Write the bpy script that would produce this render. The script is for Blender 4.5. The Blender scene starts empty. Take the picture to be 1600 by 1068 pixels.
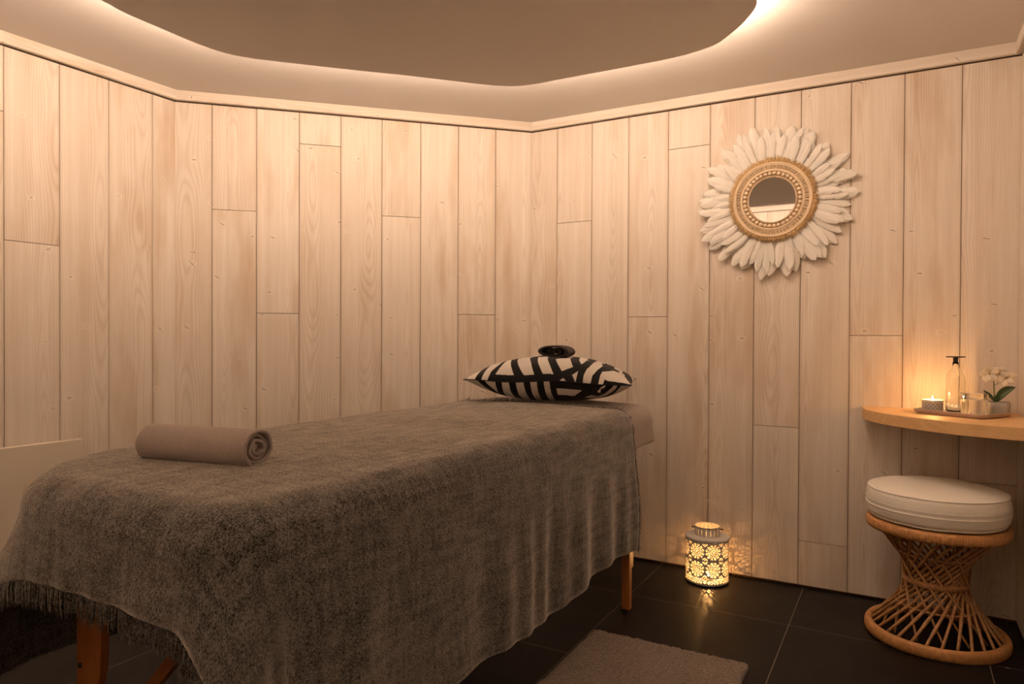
import bpy, bmesh, math, random
import numpy as np
from mathutils import Vector, Matrix, noise as mnoise
random.seed(7)
PI = math.pi
scene = bpy.context.scene
COL = scene.collection

# ------------------------------------------------------------------ camera, light set-up, exposure
cam = bpy.data.cameras.new('camera')
cam_o = bpy.data.objects.new('camera', cam)
COL.objects.link(cam_o)
fw = Vector((-0.48965805, 0.87187025, -0.00878952))
rt = Vector((0.87187719, 0.48970551, 0.004321)).normalized()
up = rt.cross(fw).normalized()
m = Matrix((rt, up, -fw)).transposed().to_4x4()
m.translation = Vector((0, 0, 1.1))
cam_o.matrix_world = m
cam.sensor_width = 36.0
cam.sensor_fit = 'HORIZONTAL'
cam.lens = 1082.153 / 1600 * 36
cam.clip_start = 0.02
scene.camera = cam_o

world = bpy.data.worlds.new('world')
scene.world = world
world.use_nodes = True
world.node_tree.nodes['Background'].inputs[0].default_value = (1.0, 0.7, 0.45, 1)
world.node_tree.nodes['Background'].inputs[1].default_value = 0.0
scene.view_settings.view_transform = 'Standard'
scene.view_settings.look = 'None'
scene.view_settings.gamma = 1.0
scene.view_settings.use_curve_mapping = False
scene.view_settings.exposure = 0.0
LED_STRENGTH = 170.0
LED_COLOR = (1.0, 0.727, 0.53)
FLAME_COLOR = (1.0, 0.47, 0.14)
SHELF_FLAME_W = 1.35
LANTERN_FLAME_W = 1.5

# room plan (metres; X runs along the mirror wall, Y towards it)
XL, XR, YB, YN = -2.956, 0.396, 3.280, -0.45
A = (XL, 2.049); B = (-1.725, YB); C = (XR, YB)
HT, HC = 2.187, 2.232          # wall top (under trim), ceiling

# ------------------------------------------------------------------ helpers
def tag(o, label=None, cat=None, group=None, kind=None):
    if label: o['label'] = label
    if cat: o['category'] = cat
    if group: o['group'] = group
    if kind: o['kind'] = kind
    return o

def empty(name, loc=(0, 0, 0), rz=0, label=None, cat=None, group=None):
    o = bpy.data.objects.new(name, None)
    o.empty_display_size = 0.05
    COL.objects.link(o)
    o.location = loc
    o.rotation_euler = (0, 0, rz)
    return tag(o, label, cat, group)

def mesh(name, V, F, mats=None, parent=None, smooth=True, loc=None, rz=0, uv=None, pk=None, fm=None):
    me = bpy.data.meshes.new(name)
    me.from_pydata([tuple(v) for v in V], [], [tuple(f) for f in F])
    if mats is not None:
        for mm in (mats if isinstance(mats, (list, tuple)) else [mats]):
            me.materials.append(mm)
    if fm is not None:
        me.polygons.foreach_set('material_index', list(fm))
    if smooth:
        me.polygons.foreach_set('use_smooth', [True] * len(me.polygons))
    for nm, arr in (('cuv', uv), ('pk', pk)):
        if arr is not None:
            at = me.attributes.new(nm, 'FLOAT_VECTOR', 'POINT')
            a3 = [(*a, 0.0) if len(a) == 2 else a for a in arr]
            at.data.foreach_set('vector', [c for a in a3 for c in a])
    me.update()
    o = bpy.data.objects.new(name, me)
    COL.objects.link(o)
    if parent is not None: o.parent = parent
    if loc is not None: o.location = loc
    if rz: o.rotation_euler = (0, 0, rz)
    return o

class MB:
    def __init__(s): s.V = []; s.F = []; s.M = []
    def add(s, V, F, mi=0):
        n = len(s.V); s.V += [tuple(v) for v in V]; s.F += [tuple(i + n for i in f) for f in F]; s.M += [mi] * len(F)
    def box(s, c, d, mi=0, M=None):
        x, y, z = d[0] / 2, d[1] / 2, d[2] / 2
        V = [Vector((a * x, b * y, e * z)) for a in (-1, 1) for b in (-1, 1) for e in (-1, 1)]
        if M is not None: V = [M @ v for v in V]
        V = [v + Vector(c) for v in V]
        s.add(V, [(0, 1, 3, 2), (4, 6, 7, 5), (0, 4, 5, 1), (2, 3, 7, 6), (0, 2, 6, 4), (1, 5, 7, 3)], mi)
    def lathe(s, prof, n=48, c=(0, 0, 0), mi=0, a0=0, wob=None):
        V = []; F = []
        for k in range(n):
            a = 2 * PI * k / n + a0
            for (r, z) in prof:
                V.append((c[0] + r * math.cos(a), c[1] + r * math.sin(a), c[2] + z))
        m_ = len(prof)
        for k in range(n):
            k2 = (k + 1) % n
            for j in range(m_ - 1):
                F.append((k * m_ + j, k2 * m_ + j, k2 * m_ + j + 1, k * m_ + j + 1))
        s.add(V, F, mi)
    def tube(s, pts, r, n=8, cap=True, closed=False, mi=0):
        pts = [Vector(p) for p in pts]; N = len(pts)
        rr = r if isinstance(r, (list, tuple)) else [r] * N
        V = []; F = []; prev = None
        for i, p in enumerate(pts):
            if closed: t = pts[(i + 1) % N] - pts[i - 1]
            else: t = pts[min(i + 1, N - 1)] - pts[max(i - 1, 0)]
            t.normalize()
            if prev is None:
                a = Vector((0, 0, 1)) if abs(t.z) < 0.9 else Vector((1, 0, 0))
                u = t.cross(a).normalized()
            else:
                u = (prev - t * prev.dot(t)).normalized()
            prev = u; w = t.cross(u)
            for k in range(n):
                an = 2 * PI * k / n
                V.append(p + (u * math.cos(an) + w * math.sin(an)) * rr[i])
        for i in range(N if closed else N - 1):
            j = (i + 1) % N
            for k in range(n):
                k2 = (k + 1) % n
                F.append((i * n + k, i * n + k2, j * n + k2, j * n + k))
        if cap and not closed:
            F.append(tuple(range(n - 1, -1, -1))); F.append(tuple((N - 1) * n + k for k in range(n)))
        s.add(V, F, mi)
    def sphere(s, c, r, n=12, m_=8, sc=(1, 1, 1), mi=0):
        V = [(c[0], c[1], c[2] - r * sc[2])]; F = []
        for j in range(1, m_):
            th = -PI / 2 + PI * j / m_
            for k in range(n):
                a = 2 * PI * k / n
                V.append((c[0] + r * sc[0] * math.cos(th) * math.cos(a), c[1] + r * sc[1] * math.cos(th) * math.sin(a), c[2] + r * sc[2] * math.sin(th)))
        V.append((c[0], c[1], c[2] + r * sc[2])); L = len(V) - 1
        for k in range(n):
            k2 = (k + 1) % n
            F.append((0, 1 + k2, 1 + k)); F.append((L, L - n + k, L - n + k2))
            for j in range(m_ - 2):
                F.append((1 + j * n + k, 1 + j * n + k2, 1 + (j + 1) * n + k2, 1 + (j + 1) * n + k))
        s.add(V, F, mi)
    def prism(s, poly, z0, z1, mi=0):
        n = len(poly)
        V = [(x, y, z0) for x, y in poly] + [(x, y, z1) for x, y in poly]
        F = [tuple(range(n - 1, -1, -1)), tuple(range(n, 2 * n))] + [(i, (i + 1) % n, n + (i + 1) % n, n + i) for i in range(n)]
        s.add(V, F, mi)
    def build(s, name, mat, parent=None, smooth=True, **k):
        return mesh(name, s.V, s.F, mat, parent, smooth, fm=s.M if isinstance(mat, (list, tuple)) else None, **k)

def bevel(o, w, seg=3, ang=40):
    b = o.modifiers.new('bevel', 'BEVEL'); b.width = w; b.segments = seg; b.limit_method = 'ANGLE'; b.angle_limit = math.radians(ang)
    return o

def autosmooth(o, deg=35):
    me = o.data
    bm = bmesh.new(); bm.from_mesh(me)
    for e in bm.edges:
        if len(e.link_faces) == 2 and e.calc_face_angle(0) > math.radians(deg): e.smooth = False
    bm.to_mesh(me); bm.free()
    return o

# ---- node helper
class NT:
    def __init__(s, name):
        s.m = bpy.data.materials.new(name); s.m.use_nodes = True
        s.t = s.m.node_tree; s.b = s.t.nodes['Principled BSDF']; s.out = s.t.nodes['Material Output']
    def n(s, typ, inp=None, **props):
        nd = s.t.nodes.new('ShaderNode' + typ)
        for k, v in props.items(): setattr(nd, k, v)
        for k, v in (inp or {}).items():
            if isinstance(v, bpy.types.NodeSocket): s.t.links.new(v, nd.inputs[k])
            else: nd.inputs[k].default_value = v
        return nd
    def math(s, op, a, b=0.0, c=None):
        i = {0: a, 1: b}
        if c is not None: i[2] = c
        return s.n('Math', i, operation=op).outputs[0]
    def mix(s, f, a, b, blend='MIX'):
        nd = s.n('Mix', {}, data_type='RGBA', blend_type=blend)
        for k, v in ((0, f), (6, a), (7, b)):
            if isinstance(v, bpy.types.NodeSocket): s.t.links.new(v, nd.inputs[k])
            else: nd.inputs[k].default_value = (*v, 1) if (k > 0 and len(v) == 3) else v
        return nd.outputs[2]
    def ramp(s, f, a, b, c=0.0, d=1.0):
        nd = s.n('MapRange', {0: f, 1: a, 2: b, 3: c, 4: d}); nd.clamp = True
        return nd.outputs[0]
    def comb(s, x, y, z):
        return s.n('CombineXYZ', {0: x, 1: y, 2: z}).outputs[0]
    def noise(s, v, scale=1.0, detail=2.0, rough=0.5):
        nd = s.n('TexNoise', {'Scale': scale, 'Detail': detail, 'Roughness': rough}); s.t.links.new(v, nd.inputs['Vector'])
        return nd.outputs[0]
    def set(s, k, v):
        if isinstance(v, bpy.types.NodeSocket): s.t.links.new(v, s.b.inputs[k])
        else: s.b.inputs[k].default_value = (*v, 1) if (hasattr(v, '__len__') and len(v) == 3 and s.b.inputs[k].type == 'RGBA') else v
    def bump(s, h, strength=0.3, dist=0.002):
        nd = s.n('Bump', {'Strength': strength, 'Distance': dist, 'Height': h})
        s.t.links.new(nd.outputs[0], s.b.inputs['Normal'])

def simple(name, col, rough=0.5, metal=0.0, nscale=0, namp=0.0, bump=0.0, spec=0.5, **kw):
    t = NT(name)
    t.set('Roughness', rough); t.set('Metallic', metal); t.set('Specular IOR Level', spec)
    if nscale:
        co = t.n('TexCoord').outputs['Object']
        nz = t.noise(co, nscale, 3.0)
        t.set('Base Color', t.mix(nz, tuple(c * (1 - namp) for c in col), tuple(min(1, c * (1 + namp)) for c in col)))
        if bump: t.bump(nz, bump, 0.002)
    else: t.set('Base Color', col)
    for k, v in kw.items(): t.set(k, v)
    return t.m

def wood_white():
    t = NT('whitewashed_spruce')
    pk = t.n('Attribute', attribute_name='pk').outputs['Vector']
    sp = t.n('SeparateXYZ', {0: pk}); u, v, r = sp.outputs[0], sp.outputs[1], sp.outputs[2]
    wn = t.n('TexWhiteNoise', {'W': r}, noise_dimensions='1D').outputs['Color']
    sc = t.n('SeparateColor', {0: wn}); a, b, c = sc.outputs[0], sc.outputs[1], sc.outputs[2]
    ro = t.math('MULTIPLY', r, 37.0)
    cx = t.math('MULTIPLY_ADD', a, 0.20, -0.10)
    x = t.math('ADD', u, cx)
    w1 = t.noise(t.comb(t.math('MULTIPLY', u, 2.5), t.math('MULTIPLY', v, 0.9), ro), 1.0, 2.0)
    w2 = t.noise(t.comb(t.math('MULTIPLY', u, 14.0), t.math('MULTIPLY', v, 2.6), ro), 1.0, 2.0)
    # knots
    kv = t.comb(t.math('MULTIPLY_ADD', u, 8.0, ro), t.math('MULTIPLY', v, 3.4), 0.0)
    vo = t.n('TexVoronoi', {'Vector': kv, 'Scale': 1.0, 'Randomness': 0.9}, voronoi_dimensions='2D', feature='F1')
    ps = t.n('SeparateXYZ', {0: vo.outputs['Position']}); ks = t.n('SeparateXYZ', {0: kv})
    du = t.math('DIVIDE', t.math('SUBTRACT', ks.outputs[0], ps.outputs[0]), 8.0)
    dv = t.math('DIVIDE', t.math('SUBTRACT', ks.outputs[1], ps.outputs[1]), 3.4)
    kc = t.n('SeparateColor', {0: vo.outputs['Color']}); on = t.math('GREATER_THAN', kc.outputs[0], 0.40)
    dd = t.math('SQRT', t.math('ADD', t.math('MULTIPLY', du, du), t.math('MULTIPLY', t.math('MULTIPLY', dv, dv), 2.6)))
    size = t.math('MULTIPLY_ADD', kc.outputs[1], 0.005, 0.0025)
    rel = t.math('DIVIDE', dd, size)
    infl = t.math('MULTIPLY', on, t.ramp(dd, 0.0, 0.035, 1.0, 0.0))
    infl = t.math('MULTIPLY', infl, infl)
    d = t.math('MULTIPLY_ADD', w1, 0.16, t.math('MULTIPLY_ADD', b, 0.07, -0.075))
    x2 = t.math('ADD', x, t.math('MULTIPLY_ADD', w2, 0.012, t.math('MULTIPLY', infl, t.math('MULTIPLY', t.math('SIGN', du), 0.012))))
    rr = t.math('SQRT', t.math('ADD', t.math('MULTIPLY', x2, x2), t.math('MULTIPLY', d, d)))
    ring = t.math('MULTIPLY_ADD', t.math('SINE', t.math('MULTIPLY', rr, 2 * PI / 0.0072)), 0.5, 0.5)
    ring = t.math('POWER', ring, 2.2)
    fine = t.noise(t.comb(t.math('MULTIPLY', u, 420.0), t.math('MULTIPLY', v, 5.0), ro), 1.0, 3.0)
    band = t.noise(t.comb(t.math('MULTIPLY', u, 34.0), t.math('MULTIPLY', v, 0.5), ro), 1.0, 2.0)
    patch = t.noise(t.comb(t.math('MULTIPLY', u, 9.0), t.math('MULTIPLY', v, 1.7), t.math('ADD', ro, 5.0)), 1.0, 3.0)
    thin = t.ramp(patch, 0.50, 0.78)                       # where the wash is worn thin
    thin = t.math('MULTIPLY', thin, t.math('MULTIPLY_ADD', c, 1.0, 0.25))
    base = t.mix(t.ramp(band, 0.30, 0.70), (0.82, 0.76, 0.685), (0.73, 0.655, 0.565))
    base = t.mix(t.math('MULTIPLY', thin, 0.8), base, (0.54, 0.385, 0.245))
    base = t.mix(t.math('MULTIPLY', b, 0.24), base, (0.58, 0.47, 0.36))
    gs = t.math('MULTIPLY_ADD', thin, 0.34, 0.22)
    base = t.mix(t.math('MULTIPLY', ring, gs), base, (0.40, 0.27, 0.17))
    base = t.mix(t.ramp(fine, 0.35, 0.75, 0.0, 0.22), base, (0.42, 0.30, 0.21))
    # pale halo, ring and dark check of each knot
    halo = t.math('MULTIPLY', on, t.ramp(rel, 1.2, 4.0, 1.0, 0.0))
    base = t.mix(t.math('MULTIPLY', halo, 0.45), base, (0.80, 0.735, 0.64))
    kr = t.math('MULTIPLY', on, t.ramp(t.math('ABSOLUTE', t.math('SUBTRACT', rel, 1.0)), 0.10, 0.38, 1.0, 0.0))
    base = t.mix(t.math('MULTIPLY', kr, 0.42), base, (0.27, 0.16, 0.09))
    tilt = t.math('MULTIPLY_ADD', kc.outputs[2], 1.2, -0.6)
    line = t.math('ABSOLUTE', t.math('ADD', dv, t.math('MULTIPLY', du, t.math('MULTIPLY', tilt, t.math('MULTIPLY_ADD', kc.outputs[1], 2.2, 0.2)))))
    ck = t.math('MULTIPLY', t.ramp(line, 0.0006, 0.0019, 1.0, 0.0), t.ramp(t.math('DIVIDE', t.math('ABSOLUTE', du), t.math('MULTIPLY_ADD', kc.outputs[2], 1.3, 0.3)), 0.006, 0.010, 1.0, 0.0))
    on2 = t.math('GREATER_THAN', kc.outputs[0], 0.62)
    base = t.mix(t.math('MULTIPLY', t.math('MULTIPLY', ck, on2), 0.8), base, (0.07, 0.04, 0.025))
    # planks turn browner towards their edges
    ed = t.ramp(t.math('ABSOLUTE', u), 0.086, 0.0985, 0.0, 1.0)
    base = t.mix(t.math('MULTIPLY', ed, 0.30), base, (0.40, 0.28, 0.18))
    t.set('Base Color', base); t.set('Roughness', 0.55); t.set('Specular IOR Level', 0.35)
    h = t.math('ADD', t.math('MULTIPLY', ring, -0.6), t.math('MULTIPLY', fine, 0.5))
    t.bump(h, 0.22, 0.0012)
    return t.m

def wood_plain(name, light, dark, sx=1.0, axis='X', rough=0.45, ringw=0.012):
    t = NT(name)
    co = t.n('TexCoord').outputs['Object']
    s = t.n('SeparateXYZ', {0: co}).outputs
    o = {'X': (0, 1, 2), 'Y': (1, 0, 2), 'Z': (2, 0, 1)}[axis]
    al, a1, a2 = s[o[0]], s[o[1]], s[o[2]]
    nz = t.noise(t.comb(t.math('MULTIPLY', al, 1.6), t.math('MULTIPLY', a1, 16.0 * sx), t.math('MULTIPLY', a2, 16.0 * sx)), 1.0, 3.0)
    fi = t.noise(t.comb(t.math('MULTIPLY', al, 9.0), t.math('MULTIPLY', a1, 300.0 * sx), t.math('MULTIPLY', a2, 300.0 * sx)), 1.0, 2.0)
    rg = t.math('MULTIPLY_ADD', t.math('SINE', t.math('MULTIPLY', nz, 36.0)), 0.5, 0.5)
    f = t.math('ADD', t.math('MULTIPLY', rg, 0.45), t.math('MULTIPLY', fi, 0.5))
    t.set('Base Color', t.mix(f, light, dark)); t.set('Roughness', rough); t.bump(fi, 0.12, 0.001)
    return t.m

def fabric(name, dark, light, s1=1.0, mott=0.25, bump=0.7, thr=(0.38, 0.66), rough=0.95, slub=1.0, sheen=0.12, fuzz=0.0):
    t = NT(name)
    uv = t.n('Attribute', attribute_name='cuv').outputs['Vector']
    sp = t.n('SeparateXYZ', {0: uv}); u, v = sp.outputs[0], sp.outputs[1]
    a = t.noise(t.comb(t.math('MULTIPLY', u, 190.0 * s1), t.math('MULTIPLY', v, 560.0 * s1), 0.0), 1.0, 2.0, 0.6)
    b = t.noise(t.comb(t.math('MULTIPLY', u, 560.0 * s1), t.math('MULTIPLY', v, 150.0 * s1), 3.0), 1.0, 2.0, 0.6)
    c = t.noise(t.comb(t.math('MULTIPLY', u, 16.0), t.math('MULTIPLY', v, 60.0), 7.0), 1.0, 3.0)
    c2 = t.noise(t.comb(t.math('MULTIPLY', u, 55.0), t.math('MULTIPLY', v, 9.0), 9.0), 1.0, 3.0)
    d = t.noise(t.comb(t.math('MULTIPLY', u, 3.0), t.math('MULTIPLY', v, 3.0), 0.0), 1.0, 2.0)
    f = t.math('ADD', t.math('MULTIPLY', a, 0.5), t.math('MULTIPLY', b, 0.5))
    f = t.math('ADD', f, t.math('MULTIPLY', t.math('SUBTRACT', c, 0.5), mott * slub))
    f = t.math('ADD', f, t.math('MULTIPLY', t.math('SUBTRACT', c2, 0.5), mott * slub))
    f = t.math('ADD', f, t.math('MULTIPLY', t.math('SUBTRACT', d, 0.5), mott * 0.5))
    f2 = t.ramp(f, thr[0], thr[1])
    t.set('Base Color', t.mix(f2, dark, light)); t.set('Roughness', rough); t.set('Specular IOR Level', 0.15)
    t.set('Sheen Weight', sheen); t.set('Sheen Roughness', 0.45); t.set('Sheen Tint', (0.9, 0.85, 0.8))
    t.bump(t.math('ADD', a, b), bump, 0.003)
    if fuzz:                                               # loose fibres standing off the weave
        fc = t.mix(f2, (fuzz * 0.25, fuzz * 0.235, fuzz * 0.21), (fuzz * 1.5, fuzz * 1.41, fuzz * 1.3))
        sh_ = t.n('BsdfSheen', {'Color': fc, 'Roughness': 0.38})
        ad = t.n('AddShader'); t.t.links.new(t.b.outputs[0], ad.inputs[0]); t.t.links.new(sh_.outputs[0], ad.inputs[1])
        t.t.links.new(ad.outputs[0], t.out.inputs[0])
    return t.m

# ------------------------------------------------------------------ materials
M_WOOD = wood_white()
M_GAP = simple('dark_gap', (0.10, 0.055, 0.028), 0.9)
M_PAINT = simple('ceiling_paint', (0.72, 0.68, 0.64), 0.85, nscale=3, namp=0.02, spec=0.2)
M_PANELP = simple('panel_paint', (0.84, 0.785, 0.74), 0.85, spec=0.2)
M_SHELF = wood_plain('oak_shelf', (0.74, 0.47, 0.225), (0.58, 0.35, 0.15), 1.0, 'X', 0.62)
M_BEECH = wood_plain('orange_beech', (0.50, 0.185, 0.045), (0.36, 0.12, 0.028), 1.4, 'Z', 0.38)
M_BLANKET = fabric('grey_woven_blanket', (0.007, 0.0066, 0.0062), (0.225, 0.212, 0.194), 0.80, 0.20, 0.5, (0.40, 0.62), sheen=0.35, fuzz=0.46)
M_SHEET = fabric('taupe_terry', (0.27, 0.225, 0.205), (0.43, 0.37, 0.34), 1.2, 0.12, 0.5, sheen=0.4)
M_ROLL = fabric('mauve_towel_terry', (0.36, 0.30, 0.275), (0.54, 0.465, 0.43), 1.3, 0.10, 0.6, sheen=0.4)
M_DTOWEL = fabric('dark_brown_terry', (0.020, 0.015, 0.014), (0.068, 0.052, 0.048), 1.3, 0.1, 0.8)
M_COTTON = fabric('cream_cushion_cotton', (0.82, 0.775, 0.69), (0.92, 0.88, 0.80), 1.5, 0.08, 0.25)
M_PWHITE = fabric('pillow_offwhite', (0.58, 0.53, 0.47), (0.66, 0.61, 0.55), 1.4, 0.05, 0.25)
M_PBLACK = fabric('pillow_black', (0.007, 0.007, 0.008), (0.016, 0.015, 0.016), 1.4, 0.1, 0.3)
M_CANE = wood_plain('rattan_cane', (0.50, 0.265, 0.10), (0.25, 0.11, 0.038), 3.0, 'Z', 0.40)
M_WRAP = simple('rattan_wrap', (0.50, 0.245, 0.085), 0.42, nscale=60, namp=0.40, bump=0.3)
M_LWHITE = simple('chipped_white_metal', (0.72, 0.68, 0.62), 0.6, nscale=25, namp=0.12)
M_CHIP = simple('chipped_dark', (0.02, 0.014, 0.01), 0.8)
M_WIRE = simple('handle_wire', (0.66, 0.60, 0.52), 0.45)
M_FEATHER = None
M_RAFFIA = simple('raffia_fringe', (0.66, 0.45, 0.215), 0.8, nscale=90, namp=0.3)
M_CORD = simple('natural_cord', (0.72, 0.56, 0.38), 0.75, nscale=150, namp=0.2)
M_BEAD = simple('wooden_bead', (0.80, 0.64, 0.45), 0.4)
M_BACK = simple('weave_backing', (0.50, 0.35, 0.20), 0.9)
M_MIRROR = simple('mirror_glass', (0.92, 0.92, 0.92), 0.02, 1.0)
M_CERAM = simple('grey_ceramic', (0.33, 0.31, 0.28), 0.6, nscale=40, namp=0.08)
M_PINK = simple('tray_edge', (0.55, 0.42, 0.36), 0.4)
M_BLACK = simple('black_lid', (0.012, 0.010, 0.010), 0.4)
M_SALT = simple('white_salt', (0.80, 0.78, 0.74), 0.8, nscale=400, namp=0.1, bump=0.6)
M_STEM = simple('plant_stem', (0.10, 0.115, 0.03), 0.5)
M_LEAF = simple('plant_leaf', (0.028, 0.055, 0.012), 0.35, nscale=30, namp=0.2)
M_CREAM = simple('cream_enamel', (0.66, 0.585, 0.485), 0.45)

def two_lobed():
    global M_FEATHER, M_PETAL, M_GLASS, M_WAX, M_FLAME, M_LED
    t = NT('white_feather')
    uv = t.n('Attribute', attribute_name='cuv').outputs['Vector']
    sp = t.n('SeparateXYZ', {0: uv})
    bar = t.noise(t.comb(t.math('MULTIPLY', sp.outputs[0], 7.0), t.math('ADD', t.math('MULTIPLY', sp.outputs[1], 90.0), t.math('MULTIPLY', t.math('ABSOLUTE', sp.outputs[0]), -25.0)), 0.0), 1.0, 2.0)
    t.set('Base Color', t.mix(bar, (0.88, 0.84, 0.77), (0.95, 0.92, 0.86))); t.set('Roughness', 0.8); t.set('Specular IOR Level', 0.2)
    t.bump(bar, 0.5, 0.002)
    tr = t.n('BsdfTranslucent', {'Color': (0.96, 0.93, 0.87, 1)})
    mx = t.n('MixShader', {0: 0.18}); t.t.links.new(t.b.outputs[0], mx.inputs[1]); t.t.links.new(tr.outputs[0], mx.inputs[2])
    t.t.links.new(mx.outputs[0], t.out.inputs[0]); M_FEATHER = t.m
    t = NT('cream_petal'); t.set('Base Color', (0.93, 0.87, 0.74)); t.set('Roughness', 0.6)
    tr = t.n('BsdfTranslucent', {'Color': (0.85, 0.75, 0.55, 1)})
    mx = t.n('MixShader', {0: 0.35}); t.t.links.new(t.b.outputs[0], mx.inputs[1]); t.t.links.new(tr.outputs[0], mx.inputs[2])
    t.t.links.new(mx.outputs[0], t.out.inputs[0]); M_PETAL = t.m
    t = NT('clear_glass'); t.set('Base Color', (0.97, 0.98, 0.97)); t.set('Roughness', 0.01); t.set('Transmission Weight', 1.0); t.set('IOR', 1.45); M_GLASS = t.m
    t = NT('candle_wax'); t.set('Base Color', (0.85, 0.76, 0.60)); t.set('Roughness', 0.5)
    t.set('Subsurface Weight', 0.4); t.set('Subsurface Radius', (0.01, 0.006, 0.003)); M_WAX = t.m
    t = NT('flame'); t.set('Base Color', (0, 0, 0)); t.set('Emission Color', (1.0, 0.62, 0.22)); t.set('Emission Strength', 45.0); M_FLAME = t.m
    t = NT('led_strip'); t.set('Base Color', (0, 0, 0)); t.set('Emission Color', LED_COLOR); t.set('Emission Strength', LED_STRENGTH); M_LED = t.m
two_lobed()

def floor_mat():
    t = NT('black_slate_tile')
    co = t.n('TexCoord').outputs['Object']
    s = t.n('SeparateXYZ', {0: co}).outputs
    def line(v, off, size=0.6345):
        f = t.math('FRACT', t.math('DIVIDE', t.math('ADD', v, off), size))
        d = t.math('MULTIPLY', t.math('MINIMUM', f, t.math('SUBTRACT', 1.0, f)), size)
        return d, t.math('FLOOR', t.math('DIVIDE', t.math('ADD', v, off), size))
    dx, ix = line(s[0], 1.0 + 0.6345 * 8); dy, iy = line(s[1], 0.6345 * 8 - 2.820)
    dm = t.math('MINIMUM', dx, dy)
    g = t.ramp(dm, 0.0013, 0.0020, 1.0, 0.0)
    n1 = t.noise(co, 3.0, 5.0, 0.6); n2 = t.noise(co, 38.0, 4.0, 0.6)
    sc = t.ramp(n2, 0.62, 0.80)
    tile = t.mix(t.ramp(n1, 0.3, 0.75), (0.0040, 0.0036, 0.0033), (0.010, 0.009, 0.0085))
    tile = t.mix(t.math('MULTIPLY', sc, 0.28), tile, (0.07, 0.065, 0.06))
    t.set('Base Color', t.mix(g, tile, (0.16, 0.135, 0.11)))
    t.set('Roughness', t.ramp(n1, 0.3, 0.8, 0.34, 0.50)); t.set('Specular IOR Level', 0.17)
    t.bump(t.math('ADD', t.math('MULTIPLY', n2, 0.35), t.math('MULTIPLY', g, -0.8)), 0.25, 0.002)
    return t.m
M_TILE = floor_mat()

# ------------------------------------------------------------------ room shell
poly = [(XL, YN), A, B, C, (XR, YN)]
def offset_line(pl, t):
    """poly listed clockwise seen from above; t>0 moves each side into the room"""
    n = len(pl); L = []
    for i in range(n):
        p, q = Vector(pl[i]), Vector(pl[(i + 1) % n]); d = (q - p).normalized()
        nn = Vector((d.y, -d.x)); L.append((p + nn * t, d))
    out = []
    for i in range(n):
        p1, d1 = L[i - 1]; p2, d2 = L[i]
        den = d1.x * d2.y - d1.y * d2.x
        k = ((p2.x - p1.x) * d2.y - (p2.y - p1.y) * d2.x) / den
        out.append(tuple(p1 + d1 * k))
    return out

mb = MB(); mb.prism([(XL - .12, YN - .12), (XL - .12, YB + .12), (XR + .12, YB + .12), (XR + .12, YN - .12)], -0.08, 0.0)
tag(mb.build('floor', M_TILE, smooth=False), kind='structure')
mb = MB(); mb.prism([(XL - .12, YN - .12), (XL - .12, YB + .12), (XR + .12, YB + .12), (XR + .12, YN - .12)], HC, HC + .08)
tag(mb.build('ceiling', M_PAINT, smooth=False), kind='structure')

def plank_wall(name, p, q, seams, joints, seed):
    """planked wall from p to q (room on the right-hand side), seams = plank edges along it"""
    p, q = Vector(p), Vector(q); L = (q - p).length; d = (q - p) / L; nn = Vector((d.y, -d.x))
    V, F, K, FM = [], [], [], []
    def P(s, z, o): w = p + d * s + nn * o; return (w.x, w.y, z)
    rnd = random.Random(seed)
    ed = [0.0] + [s for s in seams if 0.004 < s < L - 0.004] + [L]
    b = 0.0012; g = 0.0010
    for i in range(len(ed) - 1):
        s0, s1 = ed[i], ed[i + 1]
        if s1 - s0 < 0.004: continue
        zz = [0.010] + sorted(joints.get(i, [])) + [HT - 0.005]
        # across coordinate measured from the true plank centre (full planks are 0.198 wide)
        if s1 - s0 > 0.185: cen = (s0 + s1) / 2
        elif i == 0: cen = s1 - 0.099
        else: cen = s0 + 0.099
        for j in range(len(zz) - 1):
            z0, z1 = zz[j], zz[j + 1]
            rid = round(rnd.uniform(0.5, 40), 3)
            gz0 = g if j > 0 else 0; gz1 = g if j < len(zz) - 2 else 0
            ga = g if i > 0 else 0; gb = g if i < len(ed) - 2 else 0
            a0, a1 = s0 + ga, s1 - gb; c0, c1 = z0 + gz0, z1 - gz1
            ba = b if ga else 0; bb = b if gb else 0
            bz0 = b if gz0 else 0; bz1 = b if gz1 else 0
            o1 = rnd.uniform(-0.0004, 0.0004)
            n = len(V)
            for (s, z, o) in ((a0, c0, -.009), (a1, c0, -.009), (a1, c1, -.009), (a0, c1, -.009),
                              (a0, c0, o1 - b), (a1, c0, o1 - b), (a1, c1, o1 - b), (a0, c1, o1 - b),
                              (a0 + ba, c0 + bz0, o1), (a1 - bb, c0 + bz0, o1), (a1 - bb, c1 - bz1, o1), (a0 + ba, c1 - bz1, o1)):
                V.append(P(s, z, o)); K.append((s - cen, z, rid))
            for k in range(4):
                k2 = (k + 1) % 4
                F.append((n + k, n + k2, n + 4 + k2, n + 4 + k)); FM.append(0)
                F.append((n + 4 + k, n + 4 + k2, n + 8 + k2, n + 8 + k)); FM.append(0)
            F.append((n + 8, n + 9, n + 10, n + 11)); FM.append(0)
    # dark backing board behind the planks
    n = len(V)
    for o in (-0.0085, -0.06):
        for (s, z) in ((0, 0.0), (L, 0.0), (L, HC), (0, HC)): V.append(P(s, z, o)); K.append((0, z, 1))
    F += [(n, n + 1, n + 2, n + 3), (n + 7, n + 6, n + 5, n + 4)] + [(n + k, n + 4 + k, n + 4 + (k + 1) % 4, n + (k + 1) % 4) for k in range(4)]
    FM += [1] * 6
    o = mesh(name, V, F, [M_WOOD, M_GAP], smooth=False, pk=K, fm=FM)
    return tag(o, kind='structure')

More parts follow.
